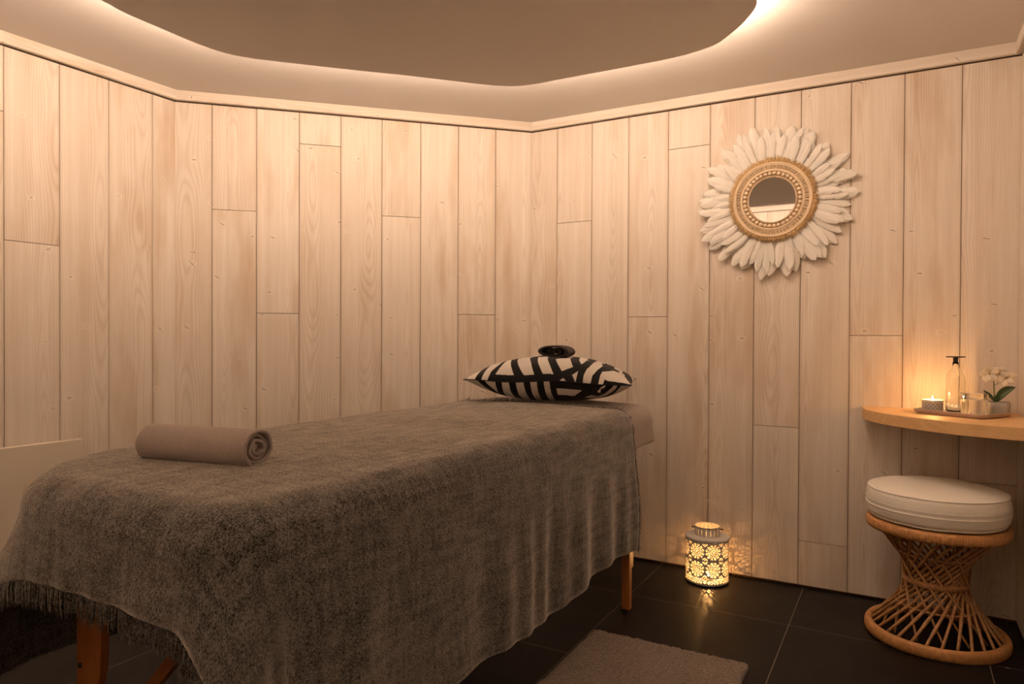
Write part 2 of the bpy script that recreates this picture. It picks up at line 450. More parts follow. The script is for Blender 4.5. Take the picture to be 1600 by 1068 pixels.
sL = [1.343 - YN + 0.1985 * k for k in range(-9, 4)]
plank_wall('wall_left', (XL, YN), A, sL, {9: [1.937], 10: [1.454], 8: [0.7], 6: [1.2], 7: [1.66], 4: [1.9]}, 3)
sM = [0.160, 0.358, 0.554, 0.751, 0.952, 1.147, 1.342, 1.542]
plank_wall('wall_back_left', A, B, sM, {1: [1.692], 2: [1.204], 3: [2.032], 5: [1.701], 7: [1.210], 4: [0.45]}, 11)
sR = [x - B[0] for x in (-1.575, -1.379, -1.183, -0.983, -0.784, -0.584, -0.389, -0.192, 0.006, 0.205)]
plank_wall('wall_back_right', B, C, sR, {1: [1.689], 3: [1.196], 4: [1.998], 6: [0.700], 7: [0.203], 8: [1.108], 10: [0.529]}, 22)
sC = [0.15 + 0.1985 * k for k in range(19)]
plank_wall('wall_right', C, (XR, YN), sC, {k: [0.4 + (k * 0.53) % 1.5] for k in range(0, 18, 2)}, 31)
sN = [0.12 + 0.1985 * k for k in range(17)]
plank_wall('wall_near', (XR, YN), (XL, YN), sN, {k: [0.5 + (k * 0.61) % 1.4] for k in range(0, 16, 2)}, 41)

dm = simple('charcoal_absorber', (0.035, 0.028, 0.023), 0.5)  # unseen dark door slab, added to cut bounce light on the blanket's right side
mb = MB(); mb.box((XR - 0.012, 0.55, 1.02), (0.024, 0.86, 2.04)); mb.box((XR - 0.026, 0.92, 1.02), (0.012, 0.02, 0.14))
tag(bevel(mb.build('unseen_absorber_1', dm, smooth=False), 0.002), kind='structure')

# trim under the ceiling, mitred; each run is one board
inner = offset_line(poly, 0.021)
rid = 3.3
for i in range(5):
    a0, a1 = Vector(poly[i]), Vector(poly[(i + 1) % 5]); b0, b1 = Vector(inner[i]), Vector(inner[(i + 1) % 5])
    z0, z1 = HT + 0.001, HC
    c = 0.003
    d = (a1 - a0).normalized(); nn = Vector((d.y, -d.x))
    V = []; K = []; rid += 1.7
    for (pa, pb, s) in ((a0, b0, 0.0), (a1, b1, (a1 - a0).length)):
        bb = pb - (pb - pa) * (c / 0.021)
        for (w, z, uu) in ((pa, z0, -.06), (bb, z0, -.035), (pb, z0 + c, -.03), (pb, z1, .03), (pa, z1, .06)):
            V.append((w.x, w.y, z)); K.append((uu, s, rid))
    F = [(k, k + 1, 6 + k, 5 + k) for k in range(4)] + [(0, 4, 3, 2, 1), (5, 6, 7, 8, 9)]
    tag(mesh('trim_%d' % (i + 1), V, F, M_WOOD, smooth=False, pk=K), kind='structure')

# ------------------------------------------------------------------ floating ceiling panel with hidden light strip
ZP = 2.135
edge_px = [(-2.283, 1.315), (-2.301, 1.407), (-2.304, 1.539), (-2.306, 1.667), (-2.292, 1.779), (-2.241, 1.877), (-2.061, 2.072),
           (-1.787, 2.348), (-1.609, 2.538), (-1.53, 2.61), (-1.473, 2.645), (-1.40, 2.662), (-1.194, 2.667), (-0.92, 2.674), (-0.765, 2.670),
           (-0.659, 2.647), (-0.592, 2.612), (-0.51, 2.524), (-0.451, 2.439), (-0.423, 2.382), (-0.412, 2.33)]
kz = (ZP - 1.1) / (2.187 - 1.1)
edge_px += [(-0.408, 2.22), (-0.404, 2.0), (-0.40, 1.7), (-0.395, 1.3), (-0.39, 0.95), (-0.40, 0.68), (-0.45, 0.48), (-0.55, 0.36), (-0.72, 0.30), (-1.05, 0.28), (-1.45, 0.28),
            (-1.82, 0.29), (-2.03, 0.34), (-2.17, 0.45), (-2.24, 0.61), (-2.265, 0.85), (-2.272, 1.1)]
outline = [(x * kz, y * kz) for x, y in edge_px]
def smooth_closed(P, sub=6):
    out = []; n = len(P)
    for i in range(n):
        p0, p1, p2, p3 = [Vector(P[(i + k - 1) % n]) for k in range(4)]
        for j in range(sub):
            t = j / sub
            out.append(tuple(0.5 * ((2 * p1) + (p2 - p0) * t + (2 * p0 - 5 * p1 + 4 * p2 - p3) * t * t + (3 * p1 - p0 - 3 * p2 + p3) * t ** 3)))
    return out
out_s = smooth_closed(outline, 5)
def inset(P, t):
    n = len(P); R = []
    for i in range(n):
        d = (Vector(P[(i + 1) % n]) - Vector(P[i - 1])).normalized()
        R.append((P[i][0] + d.y * t, P[i][1] - d.x * t))
    return R
cp = empty('ceiling_panel', (-1.3, 1.5, ZP), 0, 'large rounded dull brown ceiling panel floating below the ceiling with light glowing round its edge', 'ceiling light')
def local(P, c=(-1.3, 1.5)): return [(x - c[0], y - c[1]) for x, y in P]
loc = local(out_s); n = len(loc)
in1 = local(inset(out_s, 0.0015)); 
V = [(x, y, 0) for x, y in in1] + [(x, y, 0.0015) for x, y in loc] + [(x, y, 0.009) for x, y in loc]
F = [tuple(range(n))] + [(i, (i + 1) % n, n + (i + 1) % n, n + i) for i in range(n)] + [(n + i, n + (i + 1) % n, 2 * n + (i + 1) % n, 2 * n + i) for i in range(n)] + [tuple(range(3 * n - 1, 2 * n - 1, -1))]
mesh('panel_board', V, F, M_PANELP, cp, smooth=False)
# carrier behind the strip
in2 = local(inset(out_s, 0.075)); mb = MB(); mb.prism(in2[::-1], 0.009, HC - ZP); mb.build('carrier', M_PANELP, cp, smooth=False)
mb = MB(); led = local(inset(out_s, 0.001)); mb.tube([(x, y, 0.0165) for x, y in led], 0.0055, 8, closed=True)
mb.build('light_strip', M_LED, cp)

# ------------------------------------------------------------------ low cream panel at the left wall
pn = empty('low_panel', (-2.935, 1.604, 0), 0, 'low cream flat panel with rounded corner standing against the left plank wall behind the blanket', 'panel')
def rrect(w, h, r, n=6):
    P = []
    for (cx, cy, a0) in ((w - r, r, -90), (w - r, h - r, 0), (r, h - r, 90), (r, r, 180)):
        for k in range(n + 1):
            a = math.radians(a0 + 90 * k / n); P.append((cx + r * math.cos(a), cy + r * math.sin(a)))
    return P
P = rrect(1.05, 0.60, 0.008)
V = [(0.035, -y, 0.075 + z) for y, z in P] + [(0.010, -y, 0.075 + z) for y, z in P]; n = len(P)
F = [tuple(range(n)), tuple(range(2 * n - 1, n - 1, -1))] + [(i, n + i, n + (i + 1) % n, (i + 1) % n) for i in range(n)]
bevel(mesh('panel_board', V, F, M_CREAM, pn, smooth=False), 0.003)
for y in (-0.15, -0.9):
    mb = MB(); mb.box((0.01, y, 0.04), (0.03, 0.05, 0.08)); mb.build('foot', M_CREAM, pn, smooth=False)

# ------------------------------------------------------------------ massage table
TX0, TX1, TY0, TY1, TZ = -1.775, -0.940, 0.735, 3.005, 0.790
tb = empty('massage_table', ((TX0 + TX1) / 2, (TY0 + TY1) / 2, 0), 0, 'folding massage table with orange beech legs under a grey blanket', 'massage table')
tc = Vector(tb.location)
M_VINYL = simple('cream_vinyl', (0.45, 0.38, 0.30), 0.5)
def rr_poly(x0, x1, y0, y1, rs, n=8):
    P = []
    for (cx, cy, r, a0) in ((x1 - rs[0], y0 + rs[0], rs[0], -90), (x1 - rs[1], y1 - rs[1], rs[1], 0), (x0 + rs[2], y1 - rs[2], rs[2], 90), (x0 + rs[3], y0 + rs[3], rs[3], 180)):
        for k in range(n + 1):
            a = math.radians(a0 + 90 * k / n); P.append((cx + r * math.cos(a), cy + r * math.sin(a)))
    return P
mb = MB(); mb.prism([(x - tc.x, y - tc.y) for x, y in rr_poly(TX0 + .015, TX1 - .015, TY0 + .02, TY1 - .02, (.09, .09, .12, .22))], 0.715, TZ - 0.012)
bevel(mb.build('padded_top', M_VINYL, tb), 0.015)
mb = MB()
for x in (TX0 + .06, TX1 - .06): mb.box((x - tc.x, 0, 0.685), (0.025, TY1 - TY0 - .25, 0.06))
for y in (TY0 + .14, 1.85, TY1 - .14): mb.box((0, y - tc.y, 0.685), (TX1 - TX0 - .14, 0.025, 0.06))
mb.build('frame', M_BEECH, tb, smooth=False)
def leg(x, y, lean, flip=1):
    """board leg: wide upper board with a rounded foot and a narrower extension with a knob"""
    L = empty('leg', (x - tc.x, y - tc.y, 0)); L.parent = tb
    return L
def post(name, x, y, z0, z1, w, t, parent):
    mb = MB(); mb.box((x - tc.x, y - tc.y, (z0 + z1) / 2), (w, t, z1 - z0)); return bevel(mb.build(name, M_BEECH, parent, smooth=False), 0.004)
# head end, right side
l1 = post('leg', -0.958, 2.660, 0.0, 0.50, 0.034, 0.030, tb)
post('leg_extension', -0.9575, 2.691, 0.16, 0.70, 0.026, 0.024, l1)
def knob(x, y, z, par):
    mb = MB(); n = 14
    for (rr, x0, x1) in ((0.0045, 0, 0.010), (0.017, 0.010, 0.024)):
        V = []
        for k in range(n):
            a = 2 * PI * k / n
            V += [(x - tc.x + x0, y - tc.y + rr * math.cos(a), z + rr * math.sin(a)), (x - tc.x + x1, y - tc.y + rr * math.cos(a), z + rr * math.sin(a))]
        F = [(2 * k, 2 * ((k + 1) % n), 2 * ((k + 1) % n) + 1, 2 * k + 1) for k in range(n)] + [tuple(2 * k for k in range(n)), tuple(2 * k + 1 for k in range(n - 1, -1, -1))]
        mb.add(V, F)
    return mb.build('knob', M_BEECH, par, smooth=False)
knob(-0.942, 2.675, 0.405, l1)
l2 = post('leg', TX0 + .06, 2.660, 0.0, 0.50, 0.034, 0.030, tb)
post('leg_extension', TX0 + .06, 2.691, 0.16, 0.70, 0.026, 0.024, l2)
# foot end: broad boards with rounded lower end
def board_leg(x, y):
    P = [(-.05, 0.70), (.05, 0.70), (.05, 0.36), (.046, 0.31), (.034, 0.27), (.012, 0.245), (-.02, 0.24), (-.05, 0.25)]
    V = [(x - tc.x + a, y - tc.y - .011, z) for a, z in P] + [(x - tc.x + a, y - tc.y + .011, z) for a, z in P]; n = len(P)
    F = [tuple(range(n)), tuple(range(2 * n - 1, n - 1, -1))] + [(i, n + i, n + (i + 1) % n, (i + 1) % n) for i in range(n)]
    L = bevel(mesh('leg', V, F, M_BEECH, tb, smooth=False), 0.003)
    mb = MB(); mb.box((x - tc.x - .028, y - tc.y + .023, 0.225), (0.036, 0.022, 0.45)); mb.build('leg_extension', M_BEECH, L, smooth=False)
    mb = MB(); mb.tube([(x - tc.x - .03, y - tc.y - .016, 0.31), (x - tc.x - .03, y - tc.y + .04, 0.31)], 0.006, 10); mb.build('bolt', M_BLACK, L)
    mb = MB(); mb.sphere((x - tc.x - .058, y - tc.y + .02, 0.325), 0.016, sc=(.6, 1, 1.3)); mb.build('knob', M_BEECH, L)
board_leg(-1.672, 0.945)
board_leg(TX1 - .08, 0.945)
mb = MB()
a, b_ = Vector((-1.83, 1.14, 0.06)), Vector((-1.26, 1.16, 0.68)); dd = (b_ - a).normalized()
Mr = Matrix((dd, Vector((0, 1, 0)), dd.cross(Vector((0, 1, 0))))).transposed()
mb.box((a + b_) / 2 - Vector((tc.x, tc.y, 0)), ((b_ - a).length, 0.022, 0.034), M=Mr)
bevel(mb.build('brace', M_BEECH, tb, smooth=False), 0.003)

# ---- draped cloths
def drape_fn(x0, x1, y0, y1, zt, rL, rR, e, fold_amp=0.0, flare=0.34, seed=0, dome=0.014, rH=None):
    """map flat cloth coordinates (u,v) to the draped surface over a rounded slab"""
    def smooth(t): t = max(0, min(1, t)); return t * t * (3 - 2 * t)
    def f(u, v):
        t = smooth((u - (x0 + rL)) / ((x1 - rR) - (x0 + rL)))
        rf = rL + (rR - rL) * t
        rh = rH if rH is not None else 0.10
        cu = min(max(u, x0 + rL), x1 - rR)
        head = v > (y0 + y1) / 2
        if head:
            cx0, cx1 = x0 + rh, x1 - rh
            k = smooth((v - (y0 + y1) / 2) / 0.5)
            l = (x0 + rL) * (1 - k) + cx0 * k; r_ = (x1 - rR) * (1 - k) + cx1 * k
            rl = rL * (1 - k) + rh * k; rrr = rR * (1 - k) + rh * k
            cu = min(max(u, l), r_); rr = rl if u < (l + r_) / 2 else rrr
            cv = min(v, y1 - rh)
            if v > y1 - rh: rr = rh
        else:
            cv = max(v, y0 + rf); rr = rf
            if u < x0 + rL: rr = rL
            if u > x1 - rR: rr = rR
        du, dv = u - cu, v - cv
        rho = math.hypot(du, dv)
        z = zt + dome * (1 - ((cu - (x0 + x1) / 2) / ((x1 - x0) / 2)) ** 2)
        if rho < 1e-9:
            w = mnoise.noise(Vector((u * 3, v * 3, seed))) * 0.004 + mnoise.noise(Vector((u * 14 + v * 6, v * 9, seed + 4))) * 0.0012
            return Vector((u, v, z + w))
        nx, ny = du / rho, dv / rho
        fl = rr - e
        if rho <= fl: out, dz, rest = rho, 0, 0
        elif rho - fl < e * PI / 2:
            ph = (rho - fl) / e; out = fl + e * math.sin(ph); dz = -e * (1 - math.cos(ph)); rest = 0
        else:
            rest = rho - fl - e * PI / 2; out = fl + e; dz = -e
        k = abs(2 * nx * ny)
        flare_ = flare * (1.35 if du < 0 and not head else 1.0)
        if rest > 0:
            g = flare_ * (k if du < 0 else k ** 2.2) * (0.55 + 0.45 * min(1, rest / 0.3))
            out += g * rest; dz -= rest * math.sqrt(max(0.05, 1 - g * g))
            s = v if abs(du) > abs(dv) else u * 1.2 + 7
            ft = smooth(rest / (0.35 if abs(du) > abs(dv) else 0.22)) * (1 - 0.7 * k)
            out += 0.006 * smooth(rest / .1) + fold_amp * ft * (0.55 * math.sin(s * 19 + 1.3 * math.sin(s * 5.3) + seed) + 0.35 * math.sin(s * 41 + 2.2 * math.sin(s * 7) + seed) + 0.5 * mnoise.noise(Vector((s * 9, rest * 1.5, seed))) + 0.35)
        w = mnoise.noise(Vector((u * 3, v * 3, seed))) * 0.004 * (1 if rest == 0 else 0.5) + mnoise.noise(Vector((u * 14 + v * 6, v * 9, seed + 4))) * 0.0012
        zz = z + dz + w
        x = cu + nx * out; y = cv + ny * out
        if zz < 0.012:                                      # cloth that reaches the floor spreads
            over = 0.012 - zz; x += nx * over * 0.6; y += ny * over * 0.6; zz = 0.008 + 0.006 * (1 + math.sin(over * 60))
        return Vector((x, y, zz))
    return f

def cloth(name, fn, ua, ub, va, vb, step, mat, hem=None, thick=0.003):
    nu = int((ub - ua) / step) + 1; nv = int((vb - va) / step) + 1
    V, UV, F = [], [], []
    for j in range(nv + 1):
        for i in range(nu + 1):
            u = ua + (ub - ua) * i / nu; v = va + (vb - va) * j / nv
            if hem: u, v = hem(u, v)
            V.append(fn(u, v)); UV.append((u, v))
    for j in range(nv):
        for i in range(nu):
            a_ = j * (nu + 1) + i; F.append((a_, a_ + 1, a_ + nu + 2, a_ + nu + 1))
    o = mesh(name, V, F, mat, uv=UV)
    s = o.modifiers.new('solid', 'SOLIDIFY'); s.thickness = thick; s.offset = 1.0
    return o

fs = drape_fn(TX0 - .004, TX1 + .004, TY0 - .004, TY1 + .006, TZ, 0.23, 0.10, 0.068, 0.004, 0.10, 3, rH=0.13)
def hem_s(u, v):
    # rounded corner so that the hem runs level round the head end
    cy = TY1 + .006 - .13; cxr = TX1 + .004 - .13; cxl = TX0 - .004 + .13
    if v > cy and (u > cxr or u < cxl):
        c_ = cxr if u > cxr else cxl
        du, dv = u - c_, v - cy; rho = math.hypot(du, dv); m_ = 0.251 - 0.012 * math.sin(2 * math.atan2(dv, abs(du) + 1e-9))
        if rho > m_:
            sq_ = m_ / max(abs(du), dv)
            du, dv = du / rho * max(abs(du), dv), dv / rho * max(abs(du), dv)
        return c_ + du, cy + dv
    return u, v
sh = cloth('table_cover', fs, TX0 - .13, TX1 + .125, 2.30, TY1 + .115, 0.012, M_SHEET, hem_s, thick=0.004)
tag(sh, 'taupe terry sheet covering the head end of the massage table under the pillow', 'sheet')

fb = drape_fn(TX0 - .012, TX1 + .012, TY0 - .012, TY1 + .02, TZ + .0055, 0.34, 0.12, 0.075, 0.013, 0.32, 1, rH=0.13)
UA, UB, VA, VB = TX0 - .48, TX1 + .520, TY0 - .165, 2.640
def hem_b(u, v):
    # the side hem is a little uneven
    t = (u - UA) / (UB - UA)
    if t > 0.9: u += (t - 0.9) * 10 * 0.012 * math.sin(v * 7 + 1)
    if v > VB - 0.3: v += (v - VB + 0.3) / 0.3 * (0.012 * math.sin(u * 9) - 0.02 * max(0, (u - TX1)) / 0.5)
    return u, v
bl = cloth('blanket', fb, UA, UB, VA, VB, 0.0115, M_BLANKET, hem_b, 0.0035)
tag(bl, 'dark grey woven blanket with fringed ends draped over the massage table', 'blanket')

mb = MB(); rnd = random.Random(5); UVf = []
def strand(p0, d0, L, r=0.0012, curl=0.25, grav=0.6):
    pts = [Vector(p0)]; d = Vector(d0).normalized()
    for k in range(4):
        d = (d + Vector((rnd.uniform(-1, 1), rnd.uniform(-1, 1), rnd.uniform(-1, 1))) * curl + Vector((0, 0, -grav * 0.3))).normalized()
        q = pts[-1] + d * (L / 4)
        if q.z < 0.006: q.z = 0.006
        pts.append(q)
    mb.tube(pts, [r, r, r * .9, r * .8, r * .3], 3)
u = UA
while u < UB:
    for rep in range(2):
        uu = u + rnd.uniform(-.002, .002)
        p0 = fb(*hem_b(uu, VA)); p1 = fb(*hem_b(uu, VA + .01))
        strand(p0 + Vector((0, rnd.uniform(-.003, .003), 0)), (p0 - p1).normalized() + Vector((0, 0, -0.8)), rnd.uniform(.036, .056), rnd.uniform(.0011, .0019), 0.13, 1.2)
    u += 0.0052
u = UA
while u < UB:
    uu = u + rnd.uniform(-.002, .002)
    p0 = fb(*hem_b(uu, VB)); p1 = fb(*hem_b(uu, VB - .01))
    side = p0.z < TZ - .03
    lift = Vector((0, 0, 0.0035)) if not side else Vector((0.004 if uu > -1.3 else -.004, 0, 0))
    for rep in range(2):
        strand(p0 + lift * .5, ((p0 - p1) + lift * rnd.uniform(0, 3) + Vector((rnd.uniform(-.006, .006), 0, -0.014 if side else 0))), rnd.uniform(.014, .026), rnd.uniform(.0009, .0015), 0.42, 0.9 if side else 0.05)
    u += 0.0040
fr = mesh('fringe', mb.V, mb.F, M_BLANKET, bl, uv=[(v[0] * 1.1, v[1] + v[2] * 1.3) for v in mb.V])
tag(fr, kind='stuff')

# ------------------------------------------------------------------ rolled towel (spiral section swept along its axis)
def spiral_towel(name, loc, rz, length, R, turns, thick, sx, sy, mat, label, cat, wob=0.10, seed=2, gap=1.25, n=170, a_end=3.9):
    rnd_ = random.Random(seed)
    mid = []
    for k in range(n + 1):
        t = k / n; th = t * turns * 2 * PI
        r = R - thick / 2 - (turns * t) * thick * gap
        r = max(r, thick * 0.5)
        w = 1 + wob * (0.15 + t) * (mnoise.noise(Vector((math.cos(th) * 1.6, math.sin(th) * 1.6, seed + t * turns * 1.3))) * 1.4 + 0.25 * math.sin(th * 5 + seed) * t)
        mid.append(Vector((r * w * math.cos(th + a_end), r * w * math.sin(th + a_end))))
    out_, in_ = [], []
    for k in range(n + 1):
        d = (mid[min(k + 1, n)] - mid[max(k - 1, 0)]).normalized(); nn = Vector((-d.y, d.x))
        h = thick * 0.40
        out_.append(mid[k] + nn * h); in_.append(mid[k] - nn * h)
    ringp = out_ + in_[::-1]
    N = len(ringp); ax = 22
    V, F, UV = [], [], []
    arc = [0.0]
    for k in range(1, N): arc.append(arc[-1] + (ringp[k] - ringp[k - 1]).length)
    prof = [(-1, 0.90), (-0.985, 0.97)] + [(-0.95 + 1.9 * i / ax, 1.0) for i in range(ax + 1)] + [(0.985, 0.97), (1, 0.90)]
    for (s, k_) in prof:
        y = s * length / 2
        for i, p in enumerate(ringp):
            wv = 1 + 0.012 * mnoise.noise(Vector((y * 18, i * .05, seed)))
            yy = y
            if abs(s) > .9:
                tl = i / (n + 1) if i <= n else (N - i) / (n + 1)
                yy -= math.copysign(1, s) * (0.006 * math.sin(tl * 9 + seed) + 0.012 * tl)
            V.append((p.x * sx * wv, yy, p.y * sy * wv)); UV.append((arc[i], y))
    L = len(prof)
    for j in range(L - 1):
        for i in range(N):
            i2 = (i + 1) % N; F.append((j * N + i, j * N + i2, (j + 1) * N + i2, (j + 1) * N + i))
    m_ = n + 1
    for j, rev in ((0, False), (L - 1, True)):
        for i in range(m_ - 1):
            q = (j * N + i, j * N + i + 1, j * N + (N - 2 - i), j * N + (N - 1 - i))
            F.append(q if rev else q[::-1])
    zmin = min(v[2] for v in V)
    V = [(x, y, z - zmin) for x, y, z in V]
    o = mesh(name, V, F, mat, uv=UV, loc=loc, rz=rz)
    return tag(o, label, cat)

spiral_towel('rolled_towel', (-1.395, 1.045, 0.811), math.radians(-90 + 9), 0.305, 0.0500, 4.1, 0.0088, 1.12, 0.92, M_ROLL,
             'mauve grey towel rolled up lying on the foot end of the grey blanket', 'towel', 0.18, 5, a_end=5.35)
spiral_towel('folded_towel', (-1.350, 2.800, 0.998), math.radians(10), 0.12, 0.036, 3.0, 0.0092, 2.5, 0.98, M_DTOWEL,
             'small dark brown towel folded flat on top of the patterned pillow', 'towel', 0.05, 9)

# ------------------------------------------------------------------ pillow with black and white graphic print
CR = 4.444
def pw(P): return P
TOPW = [[(140,295),(200,300),(215,240),(150,262)], [(245,303),(290,305),(305,245),(345,195),(390,170),(330,160),(265,215)],
 [(340,265),(475,275),(440,215),(420,185),(400,170),(375,190)], [(455,168),(545,168),(580,200),(620,285),(545,280),(495,215)],
 [(610,168),(680,170),(720,225),(755,290),(680,285),(645,225)], [(755,195),(850,180),(888,240),(812,272)], [(790,340),(825,315),(850,342)],
 [(885,292),(925,265),(910,340)], [(905,180),(990,190),(945,222)], [(960,345),(1012,348),(1025,290),(1060,255),(1095,238),(1040,205),(985,250),(965,290)],
 [(1065,350),(1080,290),(1095,268),(1170,280),(1225,305),(1290,375),(1205,350),(1130,330),(1110,318),(1098,350)], [(1100,225),(1170,262),(1215,295),(1290,340),(1200,230)]]
BOTW = [[(125,295),(215,302),(260,345),(330,410),(375,447),(270,410),(190,360)], [(270,308),(345,310),(350,400)],
 [(392,315),(442,317),(447,390),(470,470),(415,465),(392,400)], [(490,320),(545,323),(555,400),(575,475),(525,475),(500,420)],
 [(592,322),(640,325),(643,400),(658,480),(615,478),(600,410)], [(686,325),(728,328),(735,420),(755,486),(712,484),(695,410)],
 [(775,388),(955,395),(900,440),(780,435)], [(970,455),(1018,432),(1065,447),(1115,425),(1165,375),(1175,345),(1205,350),(1185,395),(1130,445),(1060,475),(1000,470)],
 [(1060,405),(1085,370),(1120,350),(1110,375),(1085,385),(1080,418)], [(1110,480),(1180,430),(1235,355),(1290,378),(1225,440)]]
def lerpt(tab, x):
    for i in range(len(tab) - 1):
        if x <= tab[i + 1][0]:
            t = (x - tab[i][0]) / (tab[i + 1][0] - tab[i][0]); return tab[i][1] + t * (tab[i + 1][1] - tab[i][1])
    return tab[-1][1]
SEAM = [(118, 295), (400, 316), (760, 335), (1050, 345), (1297, 380)]
STOP = [(118, 280), (150, 262), (250, 218), (330, 188), (400, 177), (600, 172), (760, 180), (900, 188), (1000, 205), (1100, 235), (1200, 290), (1297, 370)]
SBOT = [(118, 305), (200, 350), (330, 415), (450, 460), (600, 475), (800, 485), (1000, 488), (1130, 470), (1230, 430), (1297, 390)]
def inpoly(x, y, P):
    c = False; j = len(P) - 1
    for i in range(len(P)):
        if (P[i][1] > y) != (P[j][1] > y) and x < (P[j][0] - P[i][0]) * (y - P[i][1]) / (P[j][1] - P[i][1]) + P[i][0]: c = not c
        j = i
    return c
def prints(s, h, top):
    """s 0..1 along the pillow, h 0..1 from the seam to the crown: True where the print is off-white"""
    X = 118 + s * 1179
    if h > 1.0:                                            # far half: plain slanting stripes
        return ((s * 9 + (h - 1) * 3.0) % 1.0) < 0.45
    sm = lerpt(SEAM, X)
    Y = sm - h * (sm - lerpt(STOP, X)) if top else sm + h * (lerpt(SBOT, X) - sm)
    return any(inpoly(X, Y, P) for P in (TOPW if top else BOTW))
PWD, PD, PT = 0.715, 0.44, 0.100
pil = empty('pillow', (-1.357, 2.800, 0.908), math.radians(17), 'lying pillow printed with bold black and off-white stripes on the head end', 'pillow')
def pshape(s, t, top):
    # s,t in -1..1
    x = PWD / 2 * s * (1 - 0.035 * (1 - t * t)); y = PD / 2 * t * (1 - 0.10 * (1 - s * s))
    h = ((1 - abs(s) ** 2.5) ** 0.72) * ((1 - t ** 4) ** 0.6)
    h *= 1 + 0.05 * mnoise.noise(Vector((s * 3, t * 3, 2 if top else 8)))
    z = PT * h if top else -min(PT * 0.90 * h, 0.0905)
    z -= 0.016 * (s > 0) * s * s * 0.6
    z += 0.004 * math.sin(s * 6 + 1) * (t * t)
    return (x, y, z)
NS, NTt = 440, 190
for top in (True, False):
    V, F, FM, UV = [], [], [], []
    ts = [-math.cos(PI * j / NTt) for j in range(NTt + 1)]
    ts = [math.copysign(abs(t) ** 0.8, t) for t in ts]
    ss = [-1 + 2 * i / NS for i in range(NS + 1)]
    for t in ts:
        for s in ss: V.append(pshape(s, t, top)); UV.append((s * .45, t * .3))
    for j in range(NTt):
        tm = (ts[j] + ts[j + 1]) / 2; hh = (1 - tm ** 4) ** 0.6
        if tm > 0: hh = 2 - hh
        for i in range(NS):
            a_ = j * (NS + 1) + i; q = (a_, a_ + 1, a_ + NS + 2, a_ + NS + 1)
            F.append(q if top else q[::-1])
            FM.append(0 if prints((ss[i] + ss[i + 1]) / 4 + .5, hh, top) else 1)
    mesh('upper_cover' if top else 'lower_cover', V, F, [M_PWHITE, M_PBLACK], pil, fm=FM, uv=UV)
mb = MB(); pts = [pshape(s, -1, True) for s in [-1 + 2 * i / 60 for i in range(61)]]; mb.tube([(p[0], p[1] - .001, p[2]) for p in pts], 0.0022, 6)
mesh('seam', mb.V, mb.F, M_PBLACK, pil, uv=[(v[0], v[1]) for v in mb.V])

# ------------------------------------------------------------------ feather mirror
MX, MZ, MY = -0.503, 1.708, YB - 0.004
fm_ = empty('feather_mirror', (MX, MY, MZ), 0, 'round wall mirror with woven bead frame and wide collar of white feathers', 'mirror')
fm_.rotation_euler = (math.radians(0.0), 0, 0)
def ringpts(r, y, n=96): return [(r * math.cos(2 * PI * k / n), y, r * math.sin(2 * PI * k / n)) for k in range(n)]
def disc(name, r, y0, y1, mat, par, n=72, r_in=0.0):
    V = []; F = []
    for k in range(n):
        a = 2 * PI * k / n; c, s = math.cos(a), math.sin(a)
        V += [(r * c, y0, r * s), (r * c, y1, r * s)]
    F = [(2 * k, 2 * ((k + 1) % n), 2 * ((k + 1) % n) + 1, 2 * k + 1) for k in range(n)] + [tuple(2 * k for k in range(n)), tuple(2 * k + 1 for k in range(n - 1, -1, -1))]
    return mesh(name, V, F, mat, par, smooth=False)
disc('backing', 0.163, -0.002, -0.030, M_BACK, fm_)
gl = disc('mirror_glass', 0.0985, -0.0310, -0.0335, M_MIRROR, fm_)
gl.rotation_euler = (math.radians(0.80), 0, 0)
for rr_, th in ((0.1625, 0.0050), (0.1560, 0.0035), (0.1290, 0.0042), (0.1335, 0.0028)):
    mb = MB(); mb.tube(ringpts(rr_, -0.034), th, 8, closed=True); mb.build('woven_ring', M_CORD, fm_)
# radial wrapping cords between the rings, one woven band
mb = MB(); rnd = random.Random(8)
for k in range(132):
    a = 2 * PI * k / 132 + rnd.uniform(-.006, .006); b2 = a + rnd.uniform(-.02, .02)
    mb.tube([(0.1345 * math.cos(a), -0.0325, 0.1345 * math.sin(a)), (0.145 * math.cos((a + b2) / 2), -0.037, 0.145 * math.sin((a + b2) / 2)), (0.1565 * math.cos(b2), -0.0325, 0.1565 * math.sin(b2))], 0.0022, 5, cap=False)
mb.build('woven_band', M_CORD, fm_)
mb = MB()
for k in range(110):
    a = 2 * PI * k / 110
    for rr_, dy in ((0.1035, -0.0355), (0.1003, -0.0345)):
        mb.sphere((rr_ * math.cos(a + (dy < -.035) * .03), dy, rr_ * math.sin(a + (dy < -.035) * .03)), 0.0026, 6, 5)
mb.build('woven_inner_edge', M_CORD, fm_)
mb = MB(); mb.sphere((0, 0, 0), 0.0080, 16, 10, (1.0, 0.8, 1.0)); bead0 = mb.build('bead', M_BEAD, fm_)
for k in range(38):
    a = 2 * PI * k / 38
    o = bead0 if k == 0 else bead0.copy()
    if k: COL.objects.link(o); o.parent = fm_
    o.location = (0.1165 * math.cos(a), -0.0365, 0.1165 * math.sin(a)); o.rotation_euler = (0, -a, 0)
mb = MB(); rnd = random.Random(4)
